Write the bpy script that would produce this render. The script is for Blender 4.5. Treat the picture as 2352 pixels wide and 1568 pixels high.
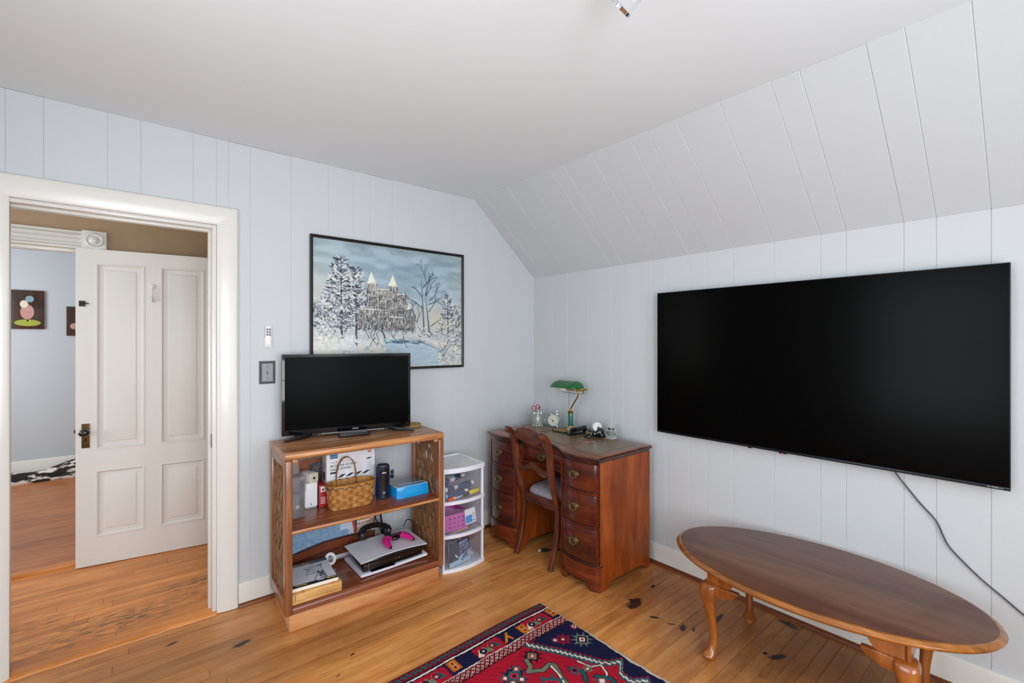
import bpy, bmesh, math, random
import numpy as np
from mathutils import Vector, Matrix

for o in list(bpy.data.objects):
    bpy.data.objects.remove(o)
scene = bpy.context.scene
COL = scene.collection
R = math.radians
rng = random.Random(7)

# ------------------------------------------------------------------ camera
cam_d = bpy.data.cameras.new('camera')
cam = bpy.data.objects.new('camera', cam_d)
COL.objects.link(cam)
cam.location = (-2.6178, -2.8378, 1.42)
cam.rotation_euler = (R(90), 0, R(-40.0))
cam_d.sensor_fit = 'HORIZONTAL'
cam_d.sensor_width = 36
cam_d.lens = 1063.86 * 36 / 2352
cam_d.shift_y = -0.00108
cam_d.clip_start = 0.02
scene.camera = cam

# ------------------------------------------------------------------ exposure, sky, daylight
scene.view_settings.view_transform = 'Standard'
scene.view_settings.look = 'None'
scene.view_settings.exposure = 0.07
scene.view_settings.gamma = 1.0
scene.view_settings.use_curve_mapping = False
world = bpy.data.worlds.new('world')
scene.world = world
world.use_nodes = True
bg = world.node_tree.nodes['Background']
bg.inputs[0].default_value = (0.80, 0.90, 1.0, 1)
bg.inputs[1].default_value = 1.2


def area(name, loc, target, sx, sy, power, col=(1, 1, 1)):
    l = bpy.data.lights.new(name, 'AREA')
    l.shape = 'RECTANGLE'
    l.size = sx
    l.size_y = sy
    l.energy = power
    l.color = col
    o = bpy.data.objects.new(name, l)
    COL.objects.link(o)
    o.location = loc
    d = Vector(target) - Vector(loc)
    o.rotation_euler = d.to_track_quat('-Z', 'Y').to_euler()
    return o


# daylight standing in the window openings (room windows behind the camera; next-room ones added for light)
area('daylight_window_1', (-1.35, -3.84, 1.35), (-1.35, 0, 1.35), 1.05, 1.45, 22, (0.95, 1.0, 1.04))
area('daylight_window_2', (-2.55, -3.84, 1.35), (-2.55, 0, 1.35), 1.05, 1.45, 54, (0.95, 1.0, 1.04))
area('daylight_window_3', (-3.49, -2.1, 1.35), (0, -2.1, 1.35), 1.05, 1.45, 20, (0.95, 1.0, 1.04))
area('added_far_room_light', (-4.70, 2.7, 1.5), (0, 2.7, 1.4), 1.1, 1.4, 42, (0.95, 1.0, 1.02))  # unseen source added to brighten the far room
area('added_hall_light', (-4.35, 0.62, 1.5), (0, 0.62, 1.2), 0.7, 1.2, 14, (0.97, 1.0, 0.98))  # unseen source added at the hall's end to light it

# ------------------------------------------------------------------ helpers
class MB:
    """collects shapes, builds ONE mesh object"""
    def __init__(s):
        s.bm = bmesh.new()

    def poly(s, pts, faces):
        vs = [s.bm.verts.new(p) for p in pts]
        for f in faces:
            try:
                s.bm.faces.new([vs[i] for i in f])
            except ValueError:
                pass
        return vs

    def box(s, x0, x1, y0, y1, z0, z1):
        s.hexa([(x0, y0, z0), (x1, y0, z0), (x1, y1, z0), (x0, y1, z0),
                (x0, y0, z1), (x1, y0, z1), (x1, y1, z1), (x0, y1, z1)])
        return s

    def hexa(s, p):
        s.poly(p, [(3, 2, 1, 0), (4, 5, 6, 7), (0, 1, 5, 4), (1, 2, 6, 5), (2, 3, 7, 6), (3, 0, 4, 7)])
        return s

    def loft(s, rings, cap0=True, cap1=True, closed=True):
        """rings: list of lists of points, same length"""
        n = len(rings[0])
        allv = [[s.bm.verts.new(p) for p in r] for r in rings]
        for a, b in zip(allv, allv[1:]):
            for i in range(n if closed else n - 1):
                j = (i + 1) % n
                try:
                    s.bm.faces.new((a[i], a[j], b[j], b[i]))
                except ValueError:
                    pass
        if closed and cap0:
            s.bm.faces.new(list(reversed(allv[0])))
        if closed and cap1:
            s.bm.faces.new(allv[-1])
        return s

    def lathe(s, prof, n=24, c=(0, 0, 0), sx=1, sy=1, axis='Z'):
        """prof: list of (r, h)"""
        rings = []
        for r, h in prof:
            r = max(r, 1e-5)
            ring = []
            for i in range(n):
                a = 2 * math.pi * i / n
                u, v = r * sx * math.cos(a), r * sy * math.sin(a)
                if axis == 'Z':
                    q = (u, v, h)
                elif axis == 'X':
                    q = (h, u, v)
                else:
                    q = (v, h, u)
                ring.append((c[0] + q[0], c[1] + q[1], c[2] + q[2]))
            rings.append(ring)
        return s.loft(rings)

    def cyl(s, p0, p1, r0, r1=None, n=16):
        r1 = r0 if r1 is None else r1
        return s.tube([p0, p1], [r0, r1], n)

    def tube(s, path, rad, n=10, sx=1.0, sy=1.0, closed=False, up=None):
        """round tube along a path; rad is a number or a list"""
        P = [Vector(p) for p in path]
        m = len(P)
        if not isinstance(rad, (list, tuple)):
            rad = [rad] * m
        sec = [(math.cos(2 * math.pi * i / n) * sx, math.sin(2 * math.pi * i / n) * sy) for i in range(n)]
        return s.sweep(P, sec, rad, closed, up)

    def sweep(s, path, sec, scale=1.0, closed=False, up=None):
        P = [Vector(p) for p in path]
        m = len(P)
        if not isinstance(scale, (list, tuple)):
            scale = [scale] * m
        T = []
        for i in range(m):
            if closed:
                t = P[(i + 1) % m] - P[i - 1]
            else:
                t = P[min(i + 1, m - 1)] - P[max(i - 1, 0)]
            T.append(t.normalized())
        if up is None:
            ref = Vector((0, 0, 1)) if abs(T[0].z) < 0.9 else Vector((1, 0, 0))
        else:
            ref = Vector(up)
        rings = []
        nrm = (ref - T[0] * ref.dot(T[0])).normalized()
        for i in range(m):
            if up is not None:
                nn = (ref - T[i] * ref.dot(T[i]))
                nrm = nn.normalized() if nn.length > 1e-4 else nrm
            else:
                nrm = (nrm - T[i] * nrm.dot(T[i])).normalized()
            b = T[i].cross(nrm)
            k = scale[i]
            kx, ky = k if isinstance(k, (list, tuple)) else (k, k)
            rings.append([tuple(P[i] + nrm * (u * kx) + b * (v * ky)) for u, v in sec])
        if closed:
            rings.append(rings[0])
            return s.loft(rings, False, False)
        return s.loft(rings)

    def prism(s, pts, h0, h1, axis='Z'):
        """2-D polygon extruded between h0 and h1 along an axis"""
        def q(p, h):
            if axis == 'Z':
                return (p[0], p[1], h)
            if axis == 'Y':
                return (p[0], h, p[1])
            return (h, p[0], p[1])
        n = len(pts)
        v0 = [s.bm.verts.new(q(p, h0)) for p in pts]
        v1 = [s.bm.verts.new(q(p, h1)) for p in pts]
        s.bm.faces.new(list(reversed(v0)))
        s.bm.faces.new(v1)
        for i in range(n):
            j = (i + 1) % n
            s.bm.faces.new((v0[i], v0[j], v1[j], v1[i]))
        return s

    def ball(s, c, r, n=16, m=10, sc=(1, 1, 1)):
        rings = []
        for k in range(m + 1):
            t = math.pi * k / m
            rr = max(math.sin(t), 1e-4)
            rings.append([(c[0] + r * sc[0] * rr * math.cos(2 * math.pi * i / n),
                           c[1] + r * sc[1] * rr * math.sin(2 * math.pi * i / n),
                           c[2] - r * sc[2] * math.cos(t)) for i in range(n)])
        return s.loft(rings)

    def build(s, name, mat, parent=None, bevel=0, segs=2, smooth=None, loc=None, rot=None, angle=35, matrix=None):
        bm = s.bm
        bmesh.ops.remove_doubles(bm, verts=bm.verts, dist=2e-6)
        bmesh.ops.recalc_face_normals(bm, faces=bm.faces)
        if bevel:
            es = [e for e in bm.edges if len(e.link_faces) == 2 and e.calc_face_angle(0) > R(angle)]
            bmesh.ops.bevel(bm, geom=es, offset=bevel, segments=segs, affect='EDGES', profile=0.5, clamp_overlap=True)
        if matrix is not None:
            bm.transform(matrix)
        me = bpy.data.meshes.new(name)
        bm.to_mesh(me)
        bm.free()
        for mt in (mat if isinstance(mat, (list, tuple)) else [mat]):
            me.materials.append(mt)
        if smooth is not False:
            for p in me.polygons:
                p.use_smooth = True
            try:
                me.set_sharp_from_angle(angle=R(smooth if smooth else 40))
            except Exception:
                pass
        o = bpy.data.objects.new(name, me)
        COL.objects.link(o)
        if parent is not None:
            o.parent = parent
        if loc is not None:
            o.location = loc
        if rot is not None:
            o.rotation_euler = rot
        return o


def tag(o, label=None, cat=None, group=None, kind=None):
    if label:
        o['label'] = label
    if cat:
        o['category'] = cat
    if group:
        o['group'] = group
    if kind:
        o['kind'] = kind
    return o


def thing(name, label, cat, loc=(0, 0, 0), rz=0, group=None, rot=None):
    o = bpy.data.objects.new(name, None)
    o.empty_display_size = 0.05
    COL.objects.link(o)
    o.location = loc
    o.rotation_euler = rot if rot else (0, 0, rz)
    return tag(o, label, cat, group)


def struct(o, label=None):
    o['kind'] = 'structure'
    if label:
        o['label'] = label
    return o


def copy_part(src, parent, loc=None, rot=None, scale=None):
    c = src.copy()
    COL.objects.link(c)
    c.parent = parent
    if loc is not None:
        c.location = loc
    if rot is not None:
        c.rotation_euler = rot
    if scale is not None:
        c.scale = scale
    return c


def text(body, size, mat, parent, loc, rot=(R(90), 0, 0), depth=0.0003, align='LEFT', name='lettering', shear=0, sx=1.0, bold=0.0):
    cu = bpy.data.curves.new('t', 'FONT')
    cu.body = body
    cu.size = size
    cu.extrude = depth
    cu.align_x = align
    cu.shear = shear
    cu.offset = bold
    cu.resolution_u = 3
    t = bpy.data.objects.new('t', cu)
    COL.objects.link(t)
    dg = bpy.context.evaluated_depsgraph_get()
    me = bpy.data.meshes.new_from_object(t.evaluated_get(dg))
    bpy.data.objects.remove(t)
    me.name = name
    me.materials.clear()
    me.materials.append(mat)
    o = bpy.data.objects.new(name, me)
    COL.objects.link(o)
    o.parent = parent
    o.location = loc
    o.rotation_euler = rot
    o.scale = (sx, 1, 1)
    return o


# ------------------------------------------------------------------ materials
def _new(name):
    m = bpy.data.materials.new(name)
    m.use_nodes = True
    nt = m.node_tree
    b = nt.nodes['Principled BSDF']
    return m, nt, b


def lin(c):
    return tuple(((x / 255) / 12.92 if x / 255 <= 0.04045 else ((x / 255 + 0.055) / 1.055) ** 2.4) for x in c) + (1,)


def plain(name, rgb, rough=0.5, metal=0.0, spec=0.5, var=0.0, vscale=8, bump=0.0, bscale=60, trans=0, coat=0, emit=0, sheen=0):
    m, nt, b = _new(name)
    c = lin(rgb)
    b.inputs['Base Color'].default_value = c
    b.inputs['Roughness'].default_value = rough
    b.inputs['Metallic'].default_value = metal
    b.inputs['Specular IOR Level'].default_value = spec
    b.inputs['Coat Weight'].default_value = coat
    b.inputs['Sheen Weight'].default_value = sheen
    if trans:
        b.inputs['Transmission Weight'].default_value = trans
    if emit:
        b.inputs['Emission Color'].default_value = c
        b.inputs['Emission Strength'].default_value = emit
    if var or bump:
        tc = nt.nodes.new('ShaderNodeTexCoord')
    if var:
        n = nt.nodes.new('ShaderNodeTexNoise')
        n.inputs['Scale'].default_value = vscale
        n.inputs['Detail'].default_value = 5
        nt.links.new(tc.outputs['Object'], n.inputs['Vector'])
        mx = nt.nodes.new('ShaderNodeMix')
        mx.data_type = 'RGBA'
        mx.inputs[6].default_value = tuple(x * (1 - var) for x in c[:3]) + (1,)
        mx.inputs[7].default_value = tuple(min(1, x * (1 + var)) for x in c[:3]) + (1,)
        nt.links.new(n.outputs['Fac'], mx.inputs[0])
        nt.links.new(mx.outputs[2], b.inputs['Base Color'])
    if bump:
        n2 = nt.nodes.new('ShaderNodeTexNoise')
        n2.inputs['Scale'].default_value = bscale
        n2.inputs['Detail'].default_value = 4
        nt.links.new(tc.outputs['Object'], n2.inputs['Vector'])
        bp = nt.nodes.new('ShaderNodeBump')
        bp.inputs['Strength'].default_value = bump
        bp.inputs['Distance'].default_value = 0.002
        nt.links.new(n2.outputs['Fac'], bp.inputs['Height'])
        nt.links.new(bp.outputs['Normal'], b.inputs['Normal'])
    return m


def wood(name, dark, mid, light, rough=0.35, axis='X', freq=28, stretch=14, randomize=False, coat=0.0, blotch=0.0, blotch_rgb=None, spec=0.5, pos=(0.30, 0.52, 0.72)):
    """grain along the given object axis"""
    m, nt, b = _new(name)
    L = nt.links.new
    tc = nt.nodes.new('ShaderNodeTexCoord')
    mp = nt.nodes.new('ShaderNodeMapping')
    sc = [freq, freq, freq]
    sc['XYZ'.index(axis)] = freq / stretch
    mp.inputs['Scale'].default_value = sc
    vec = tc.outputs['Object']
    if randomize:
        oi = nt.nodes.new('ShaderNodeObjectInfo')
        mul = nt.nodes.new('ShaderNodeMath')
        mul.operation = 'MULTIPLY'
        mul.inputs[1].default_value = 37.0
        L(oi.outputs['Random'], mul.inputs[0])
        L(mul.outputs[0], mp.inputs['Location'])
    L(vec, mp.inputs['Vector'])
    n = nt.nodes.new('ShaderNodeTexNoise')
    n.inputs['Scale'].default_value = 1.0
    n.inputs['Detail'].default_value = 7
    n.inputs['Roughness'].default_value = 0.62
    n.inputs['Distortion'].default_value = 0.6
    L(mp.outputs[0], n.inputs['Vector'])
    rp = nt.nodes.new('ShaderNodeValToRGB')
    e = rp.color_ramp.elements
    e[0].position = pos[0]
    e[0].color = lin(dark)
    e[1].position = pos[2]
    e[1].color = lin(light)
    k = e.new(pos[1])
    k.color = lin(mid)
    L(n.outputs['Fac'], rp.inputs['Fac'])
    col = rp.outputs['Color']
    if randomize:
        hs = nt.nodes.new('ShaderNodeHueSaturation')
        mr = nt.nodes.new('ShaderNodeMapRange')
        mr.inputs['To Min'].default_value = 0.86
        mr.inputs['To Max'].default_value = 1.12
        L(oi.outputs['Random'], mr.inputs['Value'])
        L(mr.outputs[0], hs.inputs['Value'])
        L(col, hs.inputs['Color'])
        col = hs.outputs['Color']
    if blotch:
        n3 = nt.nodes.new('ShaderNodeTexNoise')
        n3.inputs['Scale'].default_value = 3.2
        n3.inputs['Detail'].default_value = 4
        L(tc.outputs['Object'], n3.inputs['Vector'])
        r3 = nt.nodes.new('ShaderNodeMapRange')
        r3.inputs['From Min'].default_value = 0.48
        r3.inputs['From Max'].default_value = 0.72
        r3.inputs['To Max'].default_value = blotch
        L(n3.outputs['Fac'], r3.inputs['Value'])
        mx = nt.nodes.new('ShaderNodeMix')
        mx.data_type = 'RGBA'
        mx.inputs[7].default_value = lin(blotch_rgb or dark)
        L(r3.outputs[0], mx.inputs[0])
        L(col, mx.inputs[6])
        col = mx.outputs[2]
    L(col, b.inputs['Base Color'])
    b.inputs['Roughness'].default_value = rough
    b.inputs['Specular IOR Level'].default_value = spec
    b.inputs['Coat Weight'].default_value = coat
    b.inputs['Coat Roughness'].default_value = 0.12
    bp = nt.nodes.new('ShaderNodeBump')
    bp.inputs['Strength'].default_value = 0.08
    bp.inputs['Distance'].default_value = 0.001
    L(n.outputs['Fac'], bp.inputs['Height'])
    L(bp.outputs['Normal'], b.inputs['Normal'])
    return m


def vcol(name, rough=0.6, spec=0.3, bump=0.0, bscale=900):
    m, nt, b = _new(name)
    a = nt.nodes.new('ShaderNodeVertexColor')
    a.layer_name = 'Col'
    nt.links.new(a.outputs['Color'], b.inputs['Base Color'])
    b.inputs['Roughness'].default_value = rough
    b.inputs['Specular IOR Level'].default_value = spec
    if bump:
        tc = nt.nodes.new('ShaderNodeTexCoord')
        n2 = nt.nodes.new('ShaderNodeTexNoise')
        n2.inputs['Scale'].default_value = bscale
        nt.links.new(tc.outputs['Object'], n2.inputs['Vector'])
        bp = nt.nodes.new('ShaderNodeBump')
        bp.inputs['Strength'].default_value = bump
        bp.inputs['Distance'].default_value = 0.002
        nt.links.new(n2.outputs['Fac'], bp.inputs['Height'])
        nt.links.new(bp.outputs['Normal'], b.inputs['Normal'])
    return m


def clear(name, rgb, opacity=0.3, rough=0.15):
    """thin clear plastic: a see-through sheet with its own milky surface and gloss"""
    m, nt, b = _new(name)
    b.inputs['Base Color'].default_value = lin(rgb)
    b.inputs['Roughness'].default_value = rough
    t = nt.nodes.new('ShaderNodeBsdfTransparent')
    mx = nt.nodes.new('ShaderNodeMixShader')
    mx.inputs[0].default_value = opacity
    nt.links.new(t.outputs[0], mx.inputs[1])
    tl = nt.nodes.new('ShaderNodeBsdfTranslucent')
    tl.inputs['Color'].default_value = lin(rgb)
    m2 = nt.nodes.new('ShaderNodeMixShader')
    m2.inputs[0].default_value = 0.5
    nt.links.new(b.outputs[0], m2.inputs[1])
    nt.links.new(tl.outputs[0], m2.inputs[2])
    nt.links.new(m2.outputs[0], mx.inputs[2])
    nt.links.new(mx.outputs[0], nt.nodes['Material Output'].inputs['Surface'])
    return m


class Raster:
    """a small paint program: strokes and polygons of paint on a grid (v runs downwards)"""
    def __init__(s, w, h, rgb, seed=3):
        s.w, s.h = w, h
        s.a = np.empty((h, w, 3), np.float32)
        s.a[:] = np.array(rgb, np.float32) / 255
        s.yy, s.xx = np.mgrid[0:h, 0:w].astype(np.float32)
        s.r = random.Random(seed)
        s.nr = np.random.RandomState(seed)

    def noise(s, scale_x, scale_y, seed=0):
        r = np.random.RandomState(seed)
        gw, gh = int(s.w / scale_x) + 3, int(s.h / scale_y) + 3
        g = r.rand(gh, gw).astype(np.float32)
        x = s.xx / scale_x
        y = s.yy / scale_y
        xi, yi = x.astype(int), y.astype(int)
        fx, fy = x - xi, y - yi
        fx = fx * fx * (3 - 2 * fx)
        fy = fy * fy * (3 - 2 * fy)
        return (g[yi, xi] * (1 - fx) + g[yi, xi + 1] * fx) * (1 - fy) + (g[yi + 1, xi] * (1 - fx) + g[yi + 1, xi + 1] * fx) * fy

    def mix(s, mask, rgb):
        c = np.array(rgb, np.float32) / 255
        s.a += (c - s.a) * mask[..., None]

    def stroke(s, x0, y0, x1, y1, w, rgb, al=1.0, w1=None):
        w1 = w if w1 is None else w1
        m = max(w, w1) + 2
        xa, xb = int(max(0, min(x0, x1) - m)), int(min(s.w, max(x0, x1) + m + 1))
        ya, yb = int(max(0, min(y0, y1) - m)), int(min(s.h, max(y0, y1) + m + 1))
        if xa >= xb or ya >= yb:
            return
        X, Y = s.xx[ya:yb, xa:xb], s.yy[ya:yb, xa:xb]
        dx, dy = x1 - x0, y1 - y0
        L2 = dx * dx + dy * dy + 1e-6
        t = np.clip(((X - x0) * dx + (Y - y0) * dy) / L2, 0, 1)
        d = np.hypot(X - x0 - t * dx, Y - y0 - t * dy)
        mk = np.clip((w + (w1 - w) * t) / 2 - d + 0.5, 0, 1) * al
        c = np.array(rgb, np.float32) / 255
        s.a[ya:yb, xa:xb] += (c - s.a[ya:yb, xa:xb]) * mk[..., None]

    def poly(s, pts, rgb, al=1.0):
        ins = np.zeros((s.h, s.w), bool)
        n = len(pts)
        for i in range(n):
            x0, y0 = pts[i]
            x1, y1 = pts[(i + 1) % n]
            if abs(y1 - y0) < 1e-6:
                continue
            c = ((s.yy >= min(y0, y1)) & (s.yy < max(y0, y1)))
            xi = x0 + (s.yy - y0) * (x1 - x0) / (y1 - y0)
            ins ^= c & (s.xx < xi)
        s.mix(ins.astype(np.float32) * al, rgb)

    def ell(s, cx, cy, rx, ry, rgb, al=1.0):
        d = ((s.xx - cx) / rx) ** 2 + ((s.yy - cy) / ry) ** 2
        s.mix((d < 1).astype(np.float32) * al, rgb)

    def sheet(s, name, mat, parent, func, zfun=None):
        """a grid mesh whose vertices carry the paint; func(u, v) -> xyz, u right, v down in 0..1"""
        h, w = s.h, s.w
        u = (s.xx / (w - 1)).ravel()
        v = (s.yy / (h - 1)).ravel()
        co = np.stack(func(u, v), 1).astype(np.float32)
        idx = np.arange(h * w).reshape(h, w)
        q = np.stack([idx[:-1, :-1], idx[1:, :-1], idx[1:, 1:], idx[:-1, 1:]], -1).reshape(-1, 4)
        me = bpy.data.meshes.new(name)
        me.vertices.add(h * w)
        me.vertices.foreach_set('co', co.ravel())
        nf = len(q)
        me.loops.add(nf * 4)
        me.polygons.add(nf)
        me.loops.foreach_set('vertex_index', q.ravel().astype(np.int32))
        me.polygons.foreach_set('loop_start', np.arange(0, nf * 4, 4, dtype=np.int32))
        me.polygons.foreach_set('loop_total', np.full(nf, 4, np.int32))
        me.update()
        c = np.clip(s.a, 0, 1).reshape(-1, 3)
        c = np.where(c <= 0.04045, c / 12.92, ((c + 0.055) / 1.055) ** 2.4)
        ca = me.color_attributes.new('Col', 'FLOAT_COLOR', 'POINT')
        ca.data.foreach_set('color', np.concatenate([c, np.ones((len(c), 1))], 1).astype(np.float32).ravel())
        me.materials.append(mat)
        me.polygons.foreach_set('use_smooth', np.ones(nf, bool))
        o = bpy.data.objects.new(name, me)
        COL.objects.link(o)
        o.parent = parent
        return o

H = 2.4727      # ceiling
ZK = 1.9366     # knee of the sloped wall
XS = -0.6054    # where the slope meets the flat ceiling

M_wall = plain("blue_grey_wall_paint", (199, 203, 206), 0.55, spec=0.3, bump=0.10, bscale=160)
M_ceil = plain('ceiling_paint', (226, 232, 235), 0.8, spec=0.2, bump=0.25, bscale=14, var=0.02, vscale=3)
M_trim = plain('cream_trim_gloss', (222, 220, 214), 0.22, spec=0.5, bump=0.10, bscale=90)
M_door = plain('white_door_paint', (219, 216, 211), 0.38, spec=0.45, bump=0.15, bscale=70)
M_tan = plain('tan_hall_paint', (176, 150, 122), 0.7, spec=0.2)
M_far = plain('pale_blue_far_room_paint', (190, 195, 201), 0.7, spec=0.2)
M_dark = plain('dark_gap', (30, 22, 16), 0.9, spec=0.1)
M_shoe = wood('shoe_moulding_wood', (70, 34, 14), (112, 58, 26), (140, 78, 38), 0.35, 'X')
M_shoeY = wood('shoe_moulding_wood_y', (70, 34, 14), (112, 58, 26), (140, 78, 38), 0.35, 'Y')


def floor_material(name, dark, mid, light, stains=(), wear=None, zone=None):
    m = wood(name, dark, mid, light, 0.34, 'X', 22, 9, True, blotch=0.45, blotch_rgb=(184, 104, 40), spec=0.45, pos=(0.26, 0.5, 0.74))
    nt = m.node_tree
    L = nt.links.new
    b = nt.nodes['Principled BSDF']
    base = b.inputs['Base Color'].links[0].from_socket
    geo = nt.nodes.new('ShaderNodeNewGeometry')
    nz = nt.nodes.new('ShaderNodeTexNoise')
    nz.inputs['Scale'].default_value = 26
    nz.inputs['Detail'].default_value = 5
    L(geo.outputs['Position'], nz.inputs['Vector'])

    def over(fac, rgb):
        nonlocal base
        mx = nt.nodes.new('ShaderNodeMix')
        mx.data_type = 'RGBA'
        mx.inputs[7].default_value = lin(rgb)
        L(fac, mx.inputs[0])
        L(base, mx.inputs[6])
        base = mx.outputs[2]

    def blob(x, y, rx, ry, rot, soft, amount, jag):
        mp = nt.nodes.new('ShaderNodeMapping')
        mp.vector_type = 'TEXTURE'
        mp.inputs['Location'].default_value = (x, y, 0)
        mp.inputs['Rotation'].default_value = (0, 0, R(rot))
        mp.inputs['Scale'].default_value = (rx, ry, 1000)
        L(geo.outputs['Position'], mp.inputs['Vector'])
        ln = nt.nodes.new('ShaderNodeVectorMath')
        ln.operation = 'LENGTH'
        L(mp.outputs[0], ln.inputs[0])
        ad = nt.nodes.new('ShaderNodeMath')
        ad.operation = 'MULTIPLY_ADD'
        ad.inputs[1].default_value = jag
        L(nz.outputs['Fac'], ad.inputs[0])
        L(ln.outputs['Value'], ad.inputs[2])
        mr = nt.nodes.new('ShaderNodeMapRange')
        mr.inputs['From Min'].default_value = 1 + jag * 0.5 + soft
        mr.inputs['From Max'].default_value = 1 + jag * 0.5 - soft
        mr.inputs['To Max'].default_value = amount
        L(ad.outputs[0], mr.inputs['Value'])
        return mr.outputs[0]

    # pale / dark wear over the whole floor
    n2 = nt.nodes.new('ShaderNodeTexNoise')
    n2.inputs['Scale'].default_value = 2.6
    n2.inputs['Detail'].default_value = 6
    L(geo.outputs['Position'], n2.inputs['Vector'])
    mr = nt.nodes.new('ShaderNodeMapRange')
    mr.inputs['From Min'].default_value = 0.50
    mr.inputs['From Max'].default_value = 0.75
    mr.inputs['To Max'].default_value = 0.30
    L(n2.outputs['Fac'], mr.inputs['Value'])
    over(mr.outputs[0], (126, 74, 34))
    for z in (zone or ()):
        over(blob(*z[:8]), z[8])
    if wear:
        # dashes of grey where the finish is worn through, along the grain
        mp = nt.nodes.new('ShaderNodeMapping')
        mp.inputs['Scale'].default_value = (14, 120, 1)
        L(geo.outputs['Position'], mp.inputs['Vector'])
        nn = nt.nodes.new('ShaderNodeTexNoise')
        nn.inputs['Scale'].default_value = 1.0
        nn.inputs['Detail'].default_value = 4
        L(mp.outputs[0], nn.inputs['Vector'])
        g = nt.nodes.new('ShaderNodeMapRange')
        g.inputs['From Min'].default_value = 0.50
        g.inputs['From Max'].default_value = 0.56
        L(nn.outputs['Fac'], g.inputs['Value'])
        for w in wear:
            f = blob(*w)
            mu = nt.nodes.new('ShaderNodeMath')
            mu.operation = 'MULTIPLY'
            L(f, mu.inputs[0])
            L(g.outputs[0], mu.inputs[1])
            over(mu.outputs[0], (84, 62, 44))
    for s_ in stains:
        over(blob(s_[0], s_[1], s_[2] * .74, s_[3] * .8, s_[4], s_[5] * .8, 0.96, s_[7]), (20, 15, 12))
    L(base, b.inputs['Base Color'])
    return m


stains = [(-0.497, -1.345, .075, .045, 10, .25, .93, 1.4), (-0.53, -1.487, .032, .011, -55, .3, .9, .8),
          (-0.273, -1.312, .026, .014, 15, .3, .9, 1.2), (-0.497, -1.625, .04, .018, 20, .3, .9, 1.6),
          (-0.515, -1.575, .03, .007, -50, .3, .85, .8), (-0.47, -1.668, .03, .008, 20, .3, .85, 1.0),
          (-0.29, -1.703, .085, .013, 5, .3, .9, 1.0), (-0.385, -1.965, .018, .012, 0, .3, .9, 1.0),
          (-0.372, -2.01, .055, .018, -30, .35, .85, 1.6), (-2.193, -0.363, .05, .02, 10, .35, .85, 1.6),
          (-2.443, -0.153, .03, .012, 10, .35, .7, 1.4), (-1.823, -0.768, .016, .006, 20, .3, .95, .6),
          (-1.92, -0.86, .014, .004, 20, .3, .9, .6), (-0.07, -1.95, .06, .025, 80, .5, .7, 1.2)]
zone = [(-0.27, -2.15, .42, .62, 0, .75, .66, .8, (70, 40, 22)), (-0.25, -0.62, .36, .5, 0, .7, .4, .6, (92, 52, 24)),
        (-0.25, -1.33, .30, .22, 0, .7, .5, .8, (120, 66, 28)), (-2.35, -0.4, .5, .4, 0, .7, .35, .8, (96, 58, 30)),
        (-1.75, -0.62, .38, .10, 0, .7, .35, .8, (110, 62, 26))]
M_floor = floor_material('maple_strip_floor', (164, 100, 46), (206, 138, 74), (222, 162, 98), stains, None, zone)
M_hall = floor_material('hall_strip_floor', (160, 94, 40), (204, 128, 60), (220, 152, 84), (),
                        [(-2.62, .19, .36, .09, 4, .5, .9, 1.0), (-2.31, .42, .16, .07, 4, .5, .9, 1.0), (-2.95, .44, .22, .07, 4, .5, .6, 1.0),
                         (-2.55, .28, .45, .06, 0, .6, .5, 1.0)], None)
M_farfloor = floor_material('far_room_floor', (132, 70, 30), (176, 104, 52), (196, 126, 70))

# ------------------------------------------------------------------ floors
XW, YB = -3.40, -3.75      # side wall and back wall of the room
sub = struct(MB().box(XW, 0, YB, 0, -0.06, -0.014).build('floor', plain('dark_seam_dirt', (64, 36, 16), 0.9, spec=0.1), bevel=0))
FL_R = random.Random(21)


def strip_floor(parent, mat, x0, x1, y0, y1, ztop, wid, lens, thick=0.013, gapmod=5, r=FL_R):
    y = y1
    k = 0
    while y > y0 + 0.005:
        gap = 0.0026 if (k % gapmod == 2) else r.choice((0.0007, 0.0010, 0.0014))
        ya, yb = max(y - wid, y0), y
        x = x0 - r.uniform(0, lens[0])
        first = True
        while x < x1:
            ln = r.uniform(*lens)
            xa, xb = max(x, x0), min(x + ln, x1)
            x += ln
            if xb - xa < 0.12 and xb < x1:
                x = xa if not first else x
                first = False
                continue
            if xb - xa < 0.01:
                break
            cx, cy = (xa + xb) / 2, (ya + yb) / 2
            hw, hl = (yb - ya) / 2 - gap / 2, (xb - xa) / 2 - 0.0004
            c = 0.0008
            m = MB()
            t = r.uniform(-0.0003, 0.0002)
            m.loft([[(-hl, -hw, -thick), (hl, -hw, -thick), (hl, hw, -thick), (-hl, hw, -thick)],
                    [(-hl, -hw, t - c), (hl, -hw, t - c), (hl, hw, t - c), (-hl, hw, t - c)],
                    [(-hl + c, -hw + c, t), (hl - c, -hw + c, t), (hl - c, hw - c, t), (-hl + c, hw - c, t)]], cap0=False)
            m.build('floor_board', mat, parent, smooth=False, loc=(cx, cy, ztop))
        y -= wid
        k += 1


strip_floor(sub, M_floor, XW, 0.0, YB, -0.001, 0.0, 0.0572, (1.0, 2.3))
hallf = struct(MB().box(-4.4, -2.0, 0.0, 1.15, -0.06, 0.0).build('floor_hall', M_dark))
strip_floor(hallf, M_hall, -4.4, -2.05, 0.0, 1.15, 0.014, 0.0572, (0.9, 2.2))
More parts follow.
